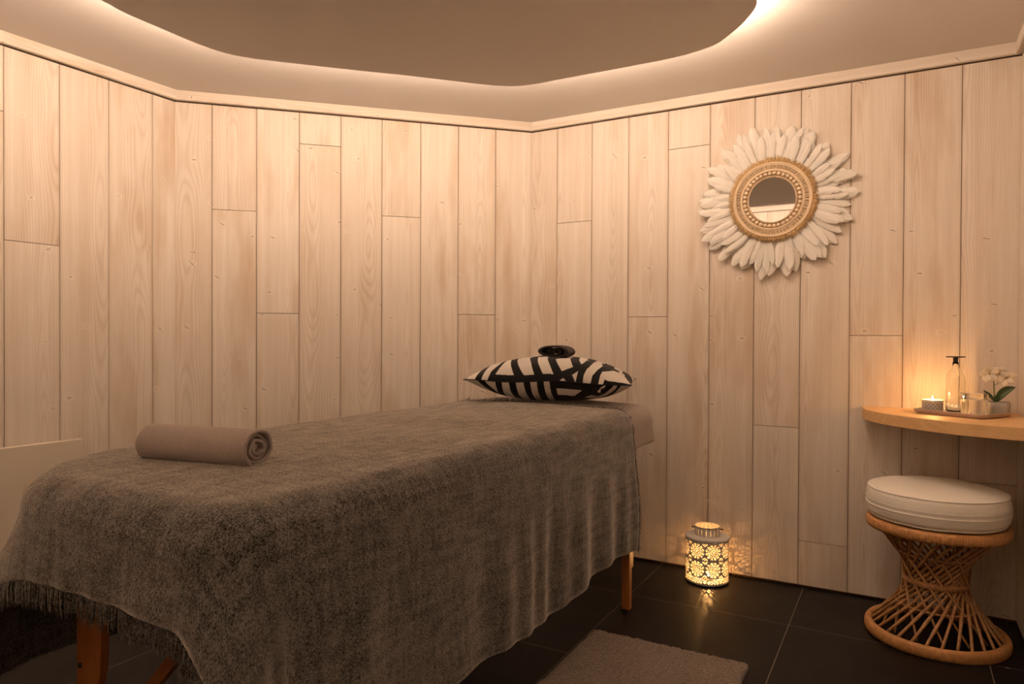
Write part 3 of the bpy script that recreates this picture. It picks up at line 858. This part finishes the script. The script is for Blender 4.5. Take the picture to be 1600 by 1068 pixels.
for k in range(1300):
    a = 2 * PI * k / 1300 + rnd.uniform(-.01, .01); L = 0.188 + 0.008 * mnoise.noise(Vector((math.cos(a) * 4, math.sin(a) * 4, 0))) + rnd.uniform(-.009, .006)
    b2 = a + rnd.uniform(-.035, .035); y0 = -0.030 - rnd.uniform(0, .004); y1 = -0.022 - rnd.uniform(0, .014)
    mb.tube([(0.160 * math.cos(a), y0, 0.160 * math.sin(a)), ((L + .16) / 2 * math.cos((a * 2 + b2) / 3), (y0 + y1) / 2 - .002, (L + .16) / 2 * math.sin((a * 2 + b2) / 3)), (L * math.cos(b2), y1, L * math.sin(b2))], [0.0011, 0.0010, 0.0005], 4)
tag(mb.build('raffia_fringe', M_RAFFIA, fm_), kind='stuff')
def feather(a, r0, r1, w, yb, curl, bend, seed):
    rn = random.Random(seed); nl, nw = 26, 8
    V, F, UV = [], [], []
    L = r1 - r0
    split = [rn.uniform(0.45, 0.92) for _ in range(2)]
    for i in range(nl + 1):
        t = i / nl
        ww = w * (0.16 + 0.84 * math.sin(min(1, t / 0.72) * PI / 2) ** 1.1) * (max(0.0, 1 - max(0, (t - 0.74) / 0.26) ** 2.0)) ** 0.5
        ww = max(ww, 0.001)
        cxx = bend * t * t
        for j in range(nw + 1):
            q = -1 + 2 * j / nw
            jag = 1.0
            if abs(q) > 0.9: jag = 1 - 0.6 * abs(mnoise.noise(Vector((t * 17, q * 2, seed)))) - (0.10 if i % 2 else 0) - (0.25 if abs(t - split[0 if q < 0 else 1]) < 0.025 else 0)
            lx = cxx + q * ww / 2 * jag
            ly = t * L - abs(q) ** 1.5 * ww * 0.14 * (1 if t > .5 else t * 2)
            lz = -(math.sin(t * PI * 0.9) * 0.006 + curl * t * t) + 0.16 * ww * q * q - 0.0018 * math.sin(q * 9 + seed) * t
            V.append((lx, ly, lz)); UV.append((q, t * L / 0.15))
    for i in range(nl):
        for j in range(nw):
            a_ = i * (nw + 1) + j; F.append((a_, a_ + 1, a_ + nw + 2, a_ + nw + 1))
    # place: local x -> tangent, y -> radial, z -> +Y(world) towards wall
    R_ = []
    ca, sa = math.cos(a), math.sin(a)
    for (x, y, z) in V:
        r = r0 + y
        px = r * ca - x * sa; pz = r * sa + x * ca
        py = min(yb + z, -0.0015)
        R_.append((px, py, pz))
    return mesh('feather', R_, F, M_FEATHER, fm_, uv=UV)
rnd = random.Random(12); NF = 33
for layer in (0, 1, 2):
    for k in range(NF):
        a = 2 * PI * (k + layer / 3) / NF + rnd.uniform(-.05, .05)
        r1 = (0.340, 0.322, 0.292)[layer] + rnd.uniform(-.03, .016) + (0.006 if math.sin(a) < 0 else 0)
        feather(a, 0.13, r1, (rnd.uniform(.054, .072), rnd.uniform(.040, .056), rnd.uniform(.034, .048))[layer], -0.006 - 0.005 * layer - rnd.uniform(0, .004), rnd.uniform(-.006, .022), rnd.uniform(-.034, .034) - (0.012 if math.sin(a) < 0 else 0), 100 + k + 200 * layer)

# ------------------------------------------------------------------ corner shelf
SZ = 0.810
sh_pts = [(-0.139, YB), (-0.136, 3.20), (-0.118, 3.13), (-0.085, 3.06), (-0.04, 2.99), (0.02, 2.93), (0.085, 2.875), (0.165, 2.82), (0.25, 2.785), (0.33, 2.765), (XR, 2.758)]
def catmull(P, sub=6):
    out = []
    for i in range(len(P) - 1):
        p0, p1, p2, p3 = Vector(P[max(i - 1, 0)]), Vector(P[i]), Vector(P[i + 1]), Vector(P[min(i + 2, len(P) - 1)])
        for j in range(sub):
            t = j / sub
            out.append(tuple(0.5 * ((2 * p1) + (p2 - p0) * t + (2 * p0 - 5 * p1 + 4 * p2 - p3) * t * t + (3 * p1 - p0 - 3 * p2 + p3) * t ** 3)))
    out.append(tuple(P[-1])); return out
pl = catmull(sh_pts) + [(XR, YB)]
pl = [(x - 0.1, y - 3.05) for x, y in pl]
mb = MB(); mb.prism(pl, -0.044, 0.0)
o = bevel(mb.build('corner_shelf', M_SHELF, smooth=False, loc=(0.1, 3.05, SZ)), 0.0025, 2, 50)
tag(o, 'curved oak corner shelf fixed to the plank wall above the rattan stool', 'shelf')

# tray
def rotz(x, y, a): return (x * math.cos(a) - y * math.sin(a), x * math.sin(a) + y * math.cos(a))
TA = math.radians(-33)
def lattice(name, bg, ink, sc, use='Object', cyl=False, r=0.036):
    t = NT(name)
    co = t.n('TexCoord').outputs['Object']; s = t.n('SeparateXYZ', {0: co}).outputs
    if cyl:
        an = t.math('MULTIPLY', t.math('ARCTAN2', s[1], s[0]), r); p, q = t.math('MULTIPLY', an, sc), t.math('MULTIPLY', s[2], sc)
    else: p, q = t.math('MULTIPLY', s[0], sc), t.math('MULTIPLY', s[1], sc)
    def cell(ox):
        a = t.math('SUBTRACT', t.math('FRACT', t.math('ADD', p, ox)), 0.5); b = t.math('SUBTRACT', t.math('FRACT', t.math('ADD', q, ox)), 0.5)
        return t.math('ADD', t.math('ABSOLUTE', a), t.math('ABSOLUTE', b))
    d = t.math('MINIMUM', cell(0.0), cell(0.5))
    r1 = t.ramp(t.math('ABSOLUTE', t.math('SUBTRACT', d, 0.24)), 0.05, 0.08, 1.0, 0.0)
    dot = t.ramp(d, 0.05, 0.08, 1.0, 0.0)
    t.set('Base Color', t.mix(t.math('MAXIMUM', r1, dot), bg, ink)); t.set('Roughness', 0.35)
    return t.m
M_TRAYP = lattice('tray_lattice', (0.66, 0.62, 0.56), (0.02, 0.028, 0.05), 62.0)
M_TINP = lattice('tin_lattice', (0.62, 0.55, 0.47), (0.012, 0.02, 0.045), 72.0, cyl=True)
tray = empty('tray', (0.200, 3.105, SZ), TA, 'small rectangular patterned tray with pale rim on the oak corner shelf', 'tray')
def rr_ring(w, h, r, n=6): return rr_poly(-w / 2, w / 2, -h / 2, h / 2, (r,) * 4, n)
rings = [(0.238, 0.176, 0.0), (0.252, 0.190, 0.004), (0.262, 0.200, 0.0165), (0.260, 0.198, 0.0172), (0.246, 0.184, 0.0062)]
V = []; N = None
for w, h, z in rings:
    P = rr_ring(w, h, 0.02); N = len(P); V += [(x, y, z) for x, y in P]
F = [tuple(range(N - 1, -1, -1))]
for j in range(len(rings) - 1):
    for i in range(N): F.append((j * N + i, j * N + (i + 1) % N, (j + 1) * N + (i + 1) % N, (j + 1) * N + i))
autosmooth(mesh('rim', V, F, [M_PINK, M_TRAYP], tray, fm=[0] * (1 + 3 * N) + [1] * N), 50)
P = rr_ring(0.2445, 0.1825, 0.019); mb = MB(); mb.prism(P, 0.0035, 0.0064); mb.build('patterned_base', M_TRAYP, tray, smooth=False)
TZt = SZ + 0.0066

# flames and candles
def flame_mesh(par, z, h, w):
    mb = MB(); mb.lathe([(0.0001, z), (w * .7, z + h * .12), (w, z + h * .3), (w * .8, z + h * .55), (w * .35, z + h * .82), (0.0001, z + h)], 12)
    return mb.build('flame', M_FLAME, par)
def flame_light(par, z, watts, r=0.004):
    l = bpy.data.lights.new('flame_light', 'POINT'); l.energy = watts; l.color = FLAME_COLOR; l.shadow_soft_size = r
    o = bpy.data.objects.new('flame_light', l); COL.objects.link(o); o.parent = par; o.location = (0, 0, z)
    return o
cd = empty('tin_candle', (0.108, 3.125, TZt), 0, 'lit candle in a round tin with blue lattice pattern at left end of tray', 'candle')
R_ = 0.0355
mb = MB(); mb.lathe([(0.0001, 0), (R_ - .001, 0), (R_, .001), (R_, .0335)], 64); mb.build('tin', M_TINP, cd)
mb = MB(); mb.lathe([(R_, .0335), (R_ + .0004, .034), (R_ + .0004, .044), (R_ - .0006, .0446), (R_ - .0012, .044), (R_ - .0012, .036)], 64)
mb.build('tin_rim', simple('tin_band', (0.60, 0.50, 0.38), 0.4), cd)
mb = MB(); mb.lathe([(0.0001, .0385), (0.012, .0383), (R_ - .004, .0392), (R_ - .0014, .0405)], 48); mb.build('wax', M_WAX, cd)
mb = MB(); mb.tube([(0, 0, .038), (.0006, 0, .045)], .0008, 6); mb.build('wick', M_CHIP, cd)
flame_mesh(cd, .0440, .015, .0032)
flame_light(cd, .0660, SHELF_FLAME_W, 0.005)

# glass bottle with flat black lid
bt = empty('glass_bottle', (0.184, 3.158, TZt), 0, 'tall clear glass bottle with flat black disc lid standing behind the lit candle', 'bottle')
po = [(0.0001, 0), (.028, 0), (.031, .003), (.0315, .008), (.0315, .115), (.030, .132), (.024, .150), (.0150, .163), (.0105, .172), (.0105, .190)]
pi_ = [(.0097, .190), (.0097, .172), (.0143, .1622), (.0233, .1493), (.0293, .1317), (.0308, .1148), (.0308, .008), (.029, .0045), (.0001, .004)]
mb = MB(); mb.lathe(po + pi_, 56); mb.build('bottle_body', M_GLASS, bt)
mb = MB(); mb.lathe([(.0001, .2080), (.0315, .2080), (.0325, .2100), (.0315, .2122), (.0001, .2122)], 48); mb.lathe([(.0001, .186), (.0075, .186), (.0080, .192), (.0088, .196), (.0088, .2085)], 24)
mb.build('lid', M_BLACK, bt)

# upturned square glass
jg = empty('glass_tumbler', (0.2335, 3.032, TZt), math.radians(16), 'upturned square glass tumbler with thick bottom standing between bottle and flower pot', 'glass')
def sq(w, r=0.008): return rr_ring(w, w, r, 4)
prof_o = [(.066, 0), (.068, .002), (.071, .045), (.072, .078), (.070, .082)]
prof_i = [(.060, .064), (.064, .062), (.0665, .058), (.0655, .045), (.0635, .002), (.064, 0)]
V = []; N = len(sq(.06))
for w, z in prof_o + prof_i: V += [(x, y, z) for x, y in sq(w, 0.010)]
F = []
Lp = len(prof_o); T = Lp + len(prof_i)
F.append(tuple((Lp - 1) * N + i for i in range(N)))                  # top face
F.append(tuple(Lp * N + i for i in range(N - 1, -1, -1)))            # inner ceiling
for j in range(T - 1):
    if j == Lp - 1: continue
    for i in range(N): F.append((j * N + i, j * N + (i + 1) % N, (j + 1) * N + (i + 1) % N, (j + 1) * N + i))
for i in range(N): F.append(((T - 1) * N + i, (T - 1) * N + (i + 1) % N, (i + 1) % N, i))
mesh('glass_body', V, F, M_GLASS, jg)
# white salt crystals spilled on the tray
mb = MB(); rnd = random.Random(3)
for (cx, cy, sx, sy, h) in ((-.008, -.004, .023, .018, .014), (-.054, -.004, .012, .010, .004), (.028, -.048, .022, .006, .004)):
    n1, n2 = 18, 7
    V = [(cx, cy, h)]; F = []
    for j in range(1, n2 + 1):
        for k in range(n1):
            a = 2 * PI * k / n1; q = j / n2; w = 1 + .18 * mnoise.noise(Vector((math.cos(a) * 2, math.sin(a) * 2, cx * 50)))
            V.append((cx + sx * q * w * math.cos(a), cy + sy * q * w * math.sin(a), max(0, h * (1 - q) * (1 + .4 * rnd.uniform(-.5, .5)))))
    for k in range(n1): F.append((0, 1 + k, 1 + (k + 1) % n1))
    for j in range(n2 - 1):
        for k in range(n1):
            F.append((1 + j * n1 + k, 1 + (j + 1) * n1 + k, 1 + (j + 1) * n1 + (k + 1) % n1, 1 + j * n1 + (k + 1) % n1))
    mb.add(V, F)
o = mb.build('salt', M_SALT, loc=(0.2335, 3.032, TZt + .0003)); tag(o, 'white salt scattered on the patterned tray around the upturned glass', 'salt', kind='stuff')

# orchid in grey pot
pt = empty('potted_orchid', (0.318, 3.120, TZt), math.radians(-8), 'small cream white orchid with one large leaf in a square grey pot', 'plant')
V = []; prof = [(.060, 0), (.066, .003), (.070, .030), (.069, .046), (.066, .0475), (.061, .046), (.060, .040)]
for w, z in prof: V += [(x, y, z) for x, y in rr_ring(w, w, .016, 5)]
N = len(rr_ring(.06, .06, .016, 5))
F = [tuple(range(N - 1, -1, -1)), tuple((len(prof) - 1) * N + i for i in range(N))]
for j in range(len(prof) - 1):
    for i in range(N): F.append((j * N + i, j * N + (i + 1) % N, (j + 1) * N + (i + 1) % N, (j + 1) * N + i))
autosmooth(mesh('pot', V, F, M_CERAM, pt), 50)
mb = MB(); mb.lathe([(.0001, .043), (.022, .042), (.029, .0405)], 20); mb.build('soil', simple('dark_moss', (.03, .025, .012), .9, nscale=200, namp=.5, bump=1.0), pt)
stem = [(-.012, 0, .040), (-.013, 0, .06), (-.015, -.001, .085), (-.016, 0, .108), (-.016, -.004, .135), (-.018, -.008, .150)]
mb = MB(); mb.tube(stem, [.0032, .0028, .0024, .0022, .0018, .0014], 8)
mb.tube([stem[3], (-.006, -.002, .113), (.004, -.004, .124), (.010, -.006, .136)], .0012, 6)
mb.tube([(-.012, 0, .140), (.01, 0, .150), (.03, 0, .150), (.044, .002, .153)], .0009, 5)
mb.tube([(.006, .004, .165), (.016, .004, .162), (.026, .004, .160)], .0008, 5)
mb.build('stem', M_STEM, pt)
def leafm(base, tip, w, droop, name, mat, wave=0.0, up=Vector((0, -1, 0.4))):
    base, tip = Vector(base), Vector(tip); ax = tip - base; side = ax.cross(up).normalized(); nrm = side.cross(ax).normalized()
    V, F = [], []; n1, n2 = 16, 6
    for i in range(n1 + 1):
        t = i / n1; ww = w * max(0.02, math.sin(PI * min(1, t ** 0.8)) ** 0.75)
        for j in range(n2 + 1):
            q = -1 + 2 * j / n2
            p = base + ax * t + Vector((0, 0, droop * math.sin(PI * t))) + side * (q * ww / 2) + nrm * (abs(q) ** 1.4 * ww * .16 + wave * math.sin(t * 12 + q * 3) * ww)
            V.append(p)
    for i in range(n1):
        for j in range(n2):
            a_ = i * (n2 + 1) + j; F.append((a_, a_ + 1, a_ + n2 + 2, a_ + n2 + 1))
    o = mesh(name, V, F, mat, pt); s = o.modifiers.new('solid', 'SOLIDIFY'); s.thickness = 0.0012
    return o
leafm((-.012, 0, .045), (.050, -.004, .104), .030, .013, 'leaf', M_LEAF)
leafm((-.013, 0, .050), (-.048, .0, .088), .012, .003, 'leaf', M_LEAF)
leafm((-.013, -.004, .042), (-.008, -.006, .072), .013, .0, 'leaf', M_LEAF)
def flower(c, s, tilt, petals=5):
    f = MB(); c = Vector(c)
    rn = random.Random(int(s * 1e5))
    for k in range(petals):
        a = 2 * PI * k / petals + tilt; ww = s * (1.0 if k % 2 else 0.7)
        ax = Vector((math.cos(a), -0.35, math.sin(a))).normalized(); sd = Vector((-math.sin(a), 0, math.cos(a)))
        V, F = [], []; n1, n2 = 9, 5
        for i in range(n1 + 1):
            t = i / n1; w_ = ww * max(.05, math.sin(PI * min(1, t * .94 + .03)) ** .6)
            for j in range(n2 + 1):
                q = -1 + 2 * j / n2
                V.append(c + ax * (t * s) + sd * (q * w_ / 2) + Vector((0, -0.12 * s * math.sin(t * PI) + .10 * w_ * q * q + .05 * s * math.sin(q * 4 + k) * t, -.06 * s * t * t)))
        for i in range(n1):
            for j in range(n2):
                a_ = i * (n2 + 1) + j; F.append((a_, a_ + 1, a_ + n2 + 2, a_ + n2 + 1))
        f.add(V, F)
    o = f.build('flower', M_PETAL, pt); sm = o.modifiers.new('solid', 'SOLIDIFY'); sm.thickness = .0006
    m2 = MB(); m2.sphere(c + Vector((0, -.004, 0)), .0032, 8, 6); m2.build('flower_centre', simple('flower_eye', (.45, .30, .08), .6), o)
    return o
flower((-.028, -.014, .150), .033, 0.5); flower((.000, -.008, .152), .033, 1.15); flower((.022, -.010, .136), .030, -0.5); flower((.040, .0, .148), .016, 0.2, 4)

# ------------------------------------------------------------------ rattan stool
ST = (0.118, 2.985)
st = empty('rattan_stool', (ST[0], ST[1], 0), 0, 'hourglass rattan stool of crossed canes standing under the corner shelf', 'stool')
def wrapped_ring(name, R, z0, z1, depth, nw, par):
    n = nw * 4; m_ = 12; V, F = [], []
    for k in range(n):
        a = 2 * PI * k / n; rid_ = abs(math.sin(PI * k / 4)); bump = 0.0022 * rid_
        for j in range(m_):
            b2 = 2 * PI * j / m_; cc, s_ = math.cos(b2), math.sin(b2)
            ex = lambda q: math.copysign(abs(q) ** 0.75, q)
            r = R + (depth / 2 + bump) * ex(cc) ; z = (z0 + z1) / 2 + ((z1 - z0) / 2 + bump) * ex(s_) - bump
            V.append((r * math.cos(a), r * math.sin(a), z))
    for k in range(n):
        k2 = (k + 1) % n
        for j in range(m_):
            j2 = (j + 1) % m_; F.append((k * m_ + j, k2 * m_ + j, k2 * m_ + j2, k * m_ + j2))
    return mesh(name, V, F, M_WRAP, par)
RB, RT = 0.218, 0.216
wrapped_ring('base_rim', RB, 0.001, 0.041, 0.026, 165, st)
wrapped_ring('seat_rim', RT, 0.398, 0.434, 0.026, 165, st)
mb = MB(); mb.lathe([(.0001, .428), (RT, .428), (RT, .434), (.0001, .434)], 48); mb.build('seat_board', M_WRAP, st, smooth=False)
rnd = random.Random(21)
def cane(a, twist, rt_, rb_, r=0.0052, z0=0.03, z1=0.405):
    mb = MB(); p = Vector((rb_ * math.cos(a), rb_ * math.sin(a), z0)); q = Vector((rt_ * math.cos(a + twist), rt_ * math.sin(a + twist), z1))
    n = 22; nodes = [rnd.uniform(.12, .3), rnd.uniform(.4, .6), rnd.uniform(.7, .9)]
    pts = []; rs = []
    for i in range(n + 1):
        t = i / n; w = p.lerp(q, t) + Vector((mnoise.noise(Vector((t * 3, a * 5, 0))), mnoise.noise(Vector((t * 3, a * 5, 9))), 0)) * 0.003
        # keep clear of the waist: canes curve slightly round it
        rad = math.hypot(w.x, w.y); k = max(rad, 0.088 + (0.007 if twist > 0 else 0)) / rad
        w.x *= k; w.y *= k; pts.append(w)
        rs.append(r * (1 + (0.28 if min(abs(t - s_) for s_ in nodes) < 0.5 / n else 0)))
    mb.tube(pts, rs, 8); return mb.build('cane', M_CANE, st)
for k in range(28): cane(2 * PI * k / 28 + .05, math.radians(128), RT - .012, RB - .006)
for k in range(13): cane(2 * PI * k / 13, math.radians(-105), RT - .045, RB - .045, 0.0042)
mb = MB()
for z, rr_ in ((0.206, 0.104), (0.217, 0.1035), (0.2115, 0.1055)):
    mb.tube([(rr_ * math.cos(2 * PI * k / 64), rr_ * math.sin(2 * PI * k / 64), z) for k in range(64)], 0.0048, 8, closed=True)
mb.build('waist_binding', M_CANE, st)
for z, rr_ in ((0.125, 0.142), (0.315, 0.145)):
    mb = MB(); mb.tube([((rr_ - .012) * math.cos(2 * PI * k / 64), (rr_ - .012) * math.sin(2 * PI * k / 64), z) for k in range(64)], 0.0038, 8, closed=True); mb.build('inner_hoop', M_CANE, st)

# cushion
cu = empty('seat_cushion', (ST[0] - .001, ST[1], 0.4345), 0, 'thick round cream cotton cushion lying on the rattan stool', 'cushion')
RC = 0.226
prof = [(0.0001, 0.000), (.12, 0.0), (.19, .002), (.213, .008), (.224, .020), (RC + .002, .036), (RC + .0045, .050), (RC + .0035, .056), (RC + .004, .060), (RC + .005, .066),
        (RC + .004, .080), (RC + .0015, .096), (RC - .0030, .1080), (.2175, .1135), (.19, .1205), (.14, .1265), (.08, .1290), (.03, .1296), (0.0001, .1297)]
pr2 = []
for i in range(len(prof) - 1):
    for j in range(3):
        t = j / 3; pr2.append((prof[i][0] * (1 - t) + prof[i + 1][0] * t, prof[i][1] * (1 - t) + prof[i + 1][1] * t))
pr2.append(prof[-1])
V, F, UV = [], [], []; nn_ = 120; m_ = len(pr2)
for k in range(nn_):
    a = 2 * PI * k / nn_
    for j, (r, z) in enumerate(pr2):
        w = 1 + 0.010 * mnoise.noise(Vector((math.cos(a) * 2.2, math.sin(a) * 2.2, z * 16))) + 0.003 * mnoise.noise(Vector((math.cos(a) * 9, math.sin(a) * 9, z * 30)))
        zz = z + (0.003 * mnoise.noise(Vector((r * math.cos(a) * 12, r * math.sin(a) * 12, 3))) if z > .11 else 0)
        V.append((r * w * math.cos(a), r * w * math.sin(a), zz)); UV.append((a * .22, z + r))
for k in range(nn_):
    k2 = (k + 1) % nn_
    for j in range(m_ - 1): F.append((k * m_ + j, k2 * m_ + j, k2 * m_ + j + 1, k * m_ + j + 1))
mesh('cushion_cover', V, F, M_COTTON, cu, uv=UV)
def hoop(name, r, z, th, wob=0.001, par=cu):
    mb = MB(); mb.tube([((r + wob * mnoise.noise(Vector((math.cos(a) * 2.2, math.sin(a) * 2.2, z * 16))) * 2.2) * math.cos(a), (r + wob * mnoise.noise(Vector((math.cos(a) * 2.2, math.sin(a) * 2.2, z * 16))) * 2.2) * math.sin(a), z) for a in [2 * PI * k / 120 for k in range(120)]], th, 7, closed=True)
    return mesh(name, mb.V, mb.F, M_COTTON, par, uv=[(v[0], v[1] + v[2]) for v in mb.V])
hoop('top_piping', RC - .0030, .1088, .0024); hoop('bottom_piping', .2155, .008, .0024)
hoop('zip_band', RC + .0040, .0665, .0017); hoop('zip_band', RC + .0045, .0500, .0017)

# ------------------------------------------------------------------ lantern
LT = (-0.757, 3.158)
LR = 0.094
ln = empty('lantern', (LT[0], LT[1], 0), math.radians(8), 'white pierced metal lantern with wire handle glowing on the floor by the plank wall', 'lantern')
def hole(s, z):
    rows = ((0.1525, 0.0375, 0.036), (0.0745, 0.0355, 0.036), (0.0250, 0.0375, 0.0128))
    W = 2 * PI * LR / 8
    for (zc, R, hh) in rows:
        if abs(z - zc) < hh:
            i = math.floor(s / W); x = s - (i + .5) * W; y = z - zc if hh > .02 else (z - 0.0385)
            rho = math.hypot(x, y); ph = math.atan2(y, x)
            if rho < 0.0040: return True
            if 0.0062 < rho < 0.0155:
                t = (rho - 0.0062) / 0.0093; return math.cos(12 * ph) > 0.85 - 0.85 * math.sin(PI * t) ** 0.7
            if 0.0172 < rho < 0.0238:
                t = (rho - 0.0172) / 0.0066; return math.cos(16 * ph + PI) > 0.45 - 0.9 * math.sin(PI * t)
            if 0.0254 < rho < 0.0340:
                a = (12 * ph / (2 * PI)) % 1.0 - 0.5
                xx = a * rho * 2 * PI / 12; yy = rho - 0.0297; q = math.hypot(xx, yy)
                return q < 0.0015 or 0.0030 < q < 0.0052
            if rho > 0.0356:
                x2 = abs(x) - W / 2; y2 = abs(y) - hh; q = math.hypot(x2, y2)
                if q < 0.0030: return True
                if 0.0050 < q < 0.0115: return math.cos(8 * math.atan2(y2, x2)) > -0.20
                return False
            return False
    return False
NA, z_lo, z_hi = 720, 0.004, 0.198
NZ = 232
V = []; F = []
used_ = {}
def vid(k, j):
    k %= NA
    if (k, j) not in used_:
        used_[(k, j)] = len(V); a = 2 * PI * k / NA
        V.append((LR * math.cos(a), LR * math.sin(a), z_lo + (z_hi - z_lo) * j / NZ))
    return used_[(k, j)]
for k in range(NA):
    for j in range(NZ):
        s = (k + .5) / NA * 2 * PI * LR; z = z_lo + (z_hi - z_lo) * (j + .5) / NZ
        if not hole(s, z): F.append((vid(k, j), vid(k + 1, j), vid(k + 1, j + 1), vid(k, j + 1)))
o = mesh('pierced_body', V, F, M_LWHITE, ln); sm = o.modifiers.new('solid', 'SOLIDIFY'); sm.thickness = .0008; sm.offset = -1
mb = MB(); mb.lathe([(.0001, .002), (LR - .006, .002), (LR - .002, .0025), (LR + .0012, .006), (LR + .0012, .0115), (LR - .001, .0115), (LR - .002, .005), (.0001, .005)], 72)
autosmooth(mb.build('base', M_LWHITE, ln), 40)
mb = MB(); mb.lathe([(LR - .001, .190), (LR + .0015, .191), (LR + .003, .197), (LR + .002, .203), (LR - .002, .2055), (.056, .2085), (.0545, .2065), (LR - .003, .2035), (LR - .001, .190)], 72)
autosmooth(mb.build('lid', M_LWHITE, ln), 50)
# neck with vertical slits
NR, nz0, nz1 = 0.0545, 0.205, 0.247
V, F, used_ = [], [], {}
NAn, NZn = 180, 14
for k in range(NAn):
    for j in range(NZn):
        if (k % 10) in (5,) and 2 <= j <= 10: continue
        q = []
        for (kk, jj) in ((k, j), (k + 1, j), (k + 1, j + 1), (k, j + 1)):
            kk %= NAn
            if (kk, jj) not in used_:
                used_[(kk, jj)] = len(V); a = 2 * PI * kk / NAn; V.append((NR * math.cos(a), NR * math.sin(a), nz0 + (nz1 - nz0) * jj / NZn))
            q.append(used_[(kk, jj)])
        F.append(tuple(q))
o = mesh('neck', V, F, M_LWHITE, ln); sm = o.modifiers.new('solid', 'SOLIDIFY'); sm.thickness = .001; sm.offset = -1
mb = MB(); mb.tube([(NR * math.cos(2 * PI * k / 64), NR * math.sin(2 * PI * k / 64), nz1) for k in range(64)], .0016, 6, closed=True); mb.build('neck_rim', M_LWHITE, ln)
# chipped dark marks on lid edge and neck rim
mb = MB(); rnd = random.Random(17)
for k in range(46):
    a = rnd.uniform(0, 2 * PI)
    if k < 30: r, z = LR + .0026, .197 + rnd.uniform(-.003, .003)
    else: r, z = NR + .0012, nz1 - rnd.uniform(0, .004)
    w = rnd.uniform(.004, .014); h = rnd.uniform(.0006, .0018)
    for (da, dz) in ((0, 0),):
        pts = [(r * math.cos(a + w / r * t), r * math.sin(a + w / r * t), z + rnd.uniform(-.0006, .0006)) for t in (0, .33, .66, 1)]
        mb.tube(pts, [h * .3, h, h * .8, h * .3], 5)
mb.build('chipped_paint', M_CHIP, ln)
# lugs and wire handle
mb = MB()
hp = []
for k in range(33):
    a = PI * k / 32
    x = -math.copysign(abs(math.cos(a)) ** 0.75, math.cos(a)) * (0.066 + 0.006 * math.sin(2 * a) ** 2) + 0.006 * math.sin(a); z = 0.236 + 0.124 * math.sin(a) ** 1.05
    hp.append((x, 0.012 * math.sin(a) - .0, z))
mb.tube(hp, .0020, 6); mb.build('handle', M_WIRE, ln)
for sx in (-1, 1):
    mb = MB(); mb.tube([(sx * .054, 0, .236), (sx * .066, 0, .236)], .0026, 8); mb.sphere((sx * .066, 0, .236), .0034, 8, 6); mb.build('lug', M_CHIP, ln)
tl = empty('tealight_candle', (LT[0] + .004, LT[1] - .002, 0.0055), 0, 'small lit tealight candle burning inside the pierced white lantern', 'candle')
mb = MB(); mb.lathe([(.0001, 0), (.0185, 0), (.019, .001), (.019, .0165), (.0184, .0165), (.0184, .013)], 32); mb.build('cup', simple('tealight_cup', (.6, .58, .55), .3, .8), tl)
mb = MB(); mb.lathe([(.0001, .0125), (.0184, .0128)], 24); mb.build('wax', M_WAX, tl)
mb = MB(); mb.tube([(0, 0, .0125), (.0004, 0, .019)], .0007, 6); mb.build('wick', M_CHIP, tl)
flame_mesh(tl, .0175, .019, .0042)
flame_light(tl, .048, LANTERN_FLAME_W, 0.0035)

# ------------------------------------------------------------------ bath rug
def rug():
    x0, x1, y0, y1 = -0.985, -0.432, 1.45, 2.385
    cx, cy = (x0 + x1) / 2, (y0 + y1) / 2
    st_ = 0.0030; nx = int((x1 - x0) / st_); ny = int((y1 - y0) / st_)
    V, F, UV = [], [], []
    for j in range(ny + 1):
        for i in range(nx + 1):
            x = x0 + (x1 - x0) * i / nx; y = y0 + (y1 - y0) * j / ny
            e = min(i, nx - i, j * 1.0, ny - j) * st_
            # rounded corners + wavering edge
            wx = 0.004 * mnoise.noise(Vector((y * 22, 0, x > cx))); wy = 0.004 * mnoise.noise(Vector((x * 22, 3, y > cy)))
            h = 0.006 + 0.014 * min(1, e / 0.012) ** 0.5 if e > 0 else 0.001
            p = Vector((x * 105, y * 105, 0))
            cell = mnoise.noise(p) * 0.5 + mnoise.noise(p * 2.1) * 0.35
            row = math.sin((x - x0) / 0.046 * 2 * PI + 1.3 * mnoise.noise(Vector((x * 3, y * 4, 1))))
            big = mnoise.noise(Vector((x * 14, y * 6, 5)))
            d = 0.0085 * cell - 0.0065 * max(0, row - 0.45) * max(0, 0.6 + big) + 0.003 * big
            if e > 0: h += d * min(1, e / .01)
            V.append((x - cx + wx, y - cy + wy, max(0.001, h))); UV.append((x, y))
    for j in range(ny):
        for i in range(nx):
            a_ = j * (nx + 1) + i; F.append((a_, a_ + 1, a_ + nx + 2, a_ + nx + 1))
    t = NT('chenille_pile'); co = t.n('TexCoord').outputs['Object']
    n1 = t.noise(co, 260.0, 2.0); n2 = t.noise(co, 12.0, 3.0)
    c = t.mix(t.ramp(n1, .35, .65), (0.15, 0.12, 0.095), (0.32, 0.26, 0.21)); c = t.mix(t.ramp(n2, .60, .8, 0, .35), c, (0.05, 0.038, 0.03))
    t.set('Base Color', c); t.set('Roughness', 0.95); t.set('Specular IOR Level', 0.1); t.set('Sheen Weight', 0.2); t.bump(n1, 0.9, 0.004)
    o = mesh('bath_rug', V, F, t.m, uv=UV, loc=(cx, cy, 0.0)); tag(o, 'grey brown tufted rug lying on the dark tiles beside the massage table', 'rug')
rug()
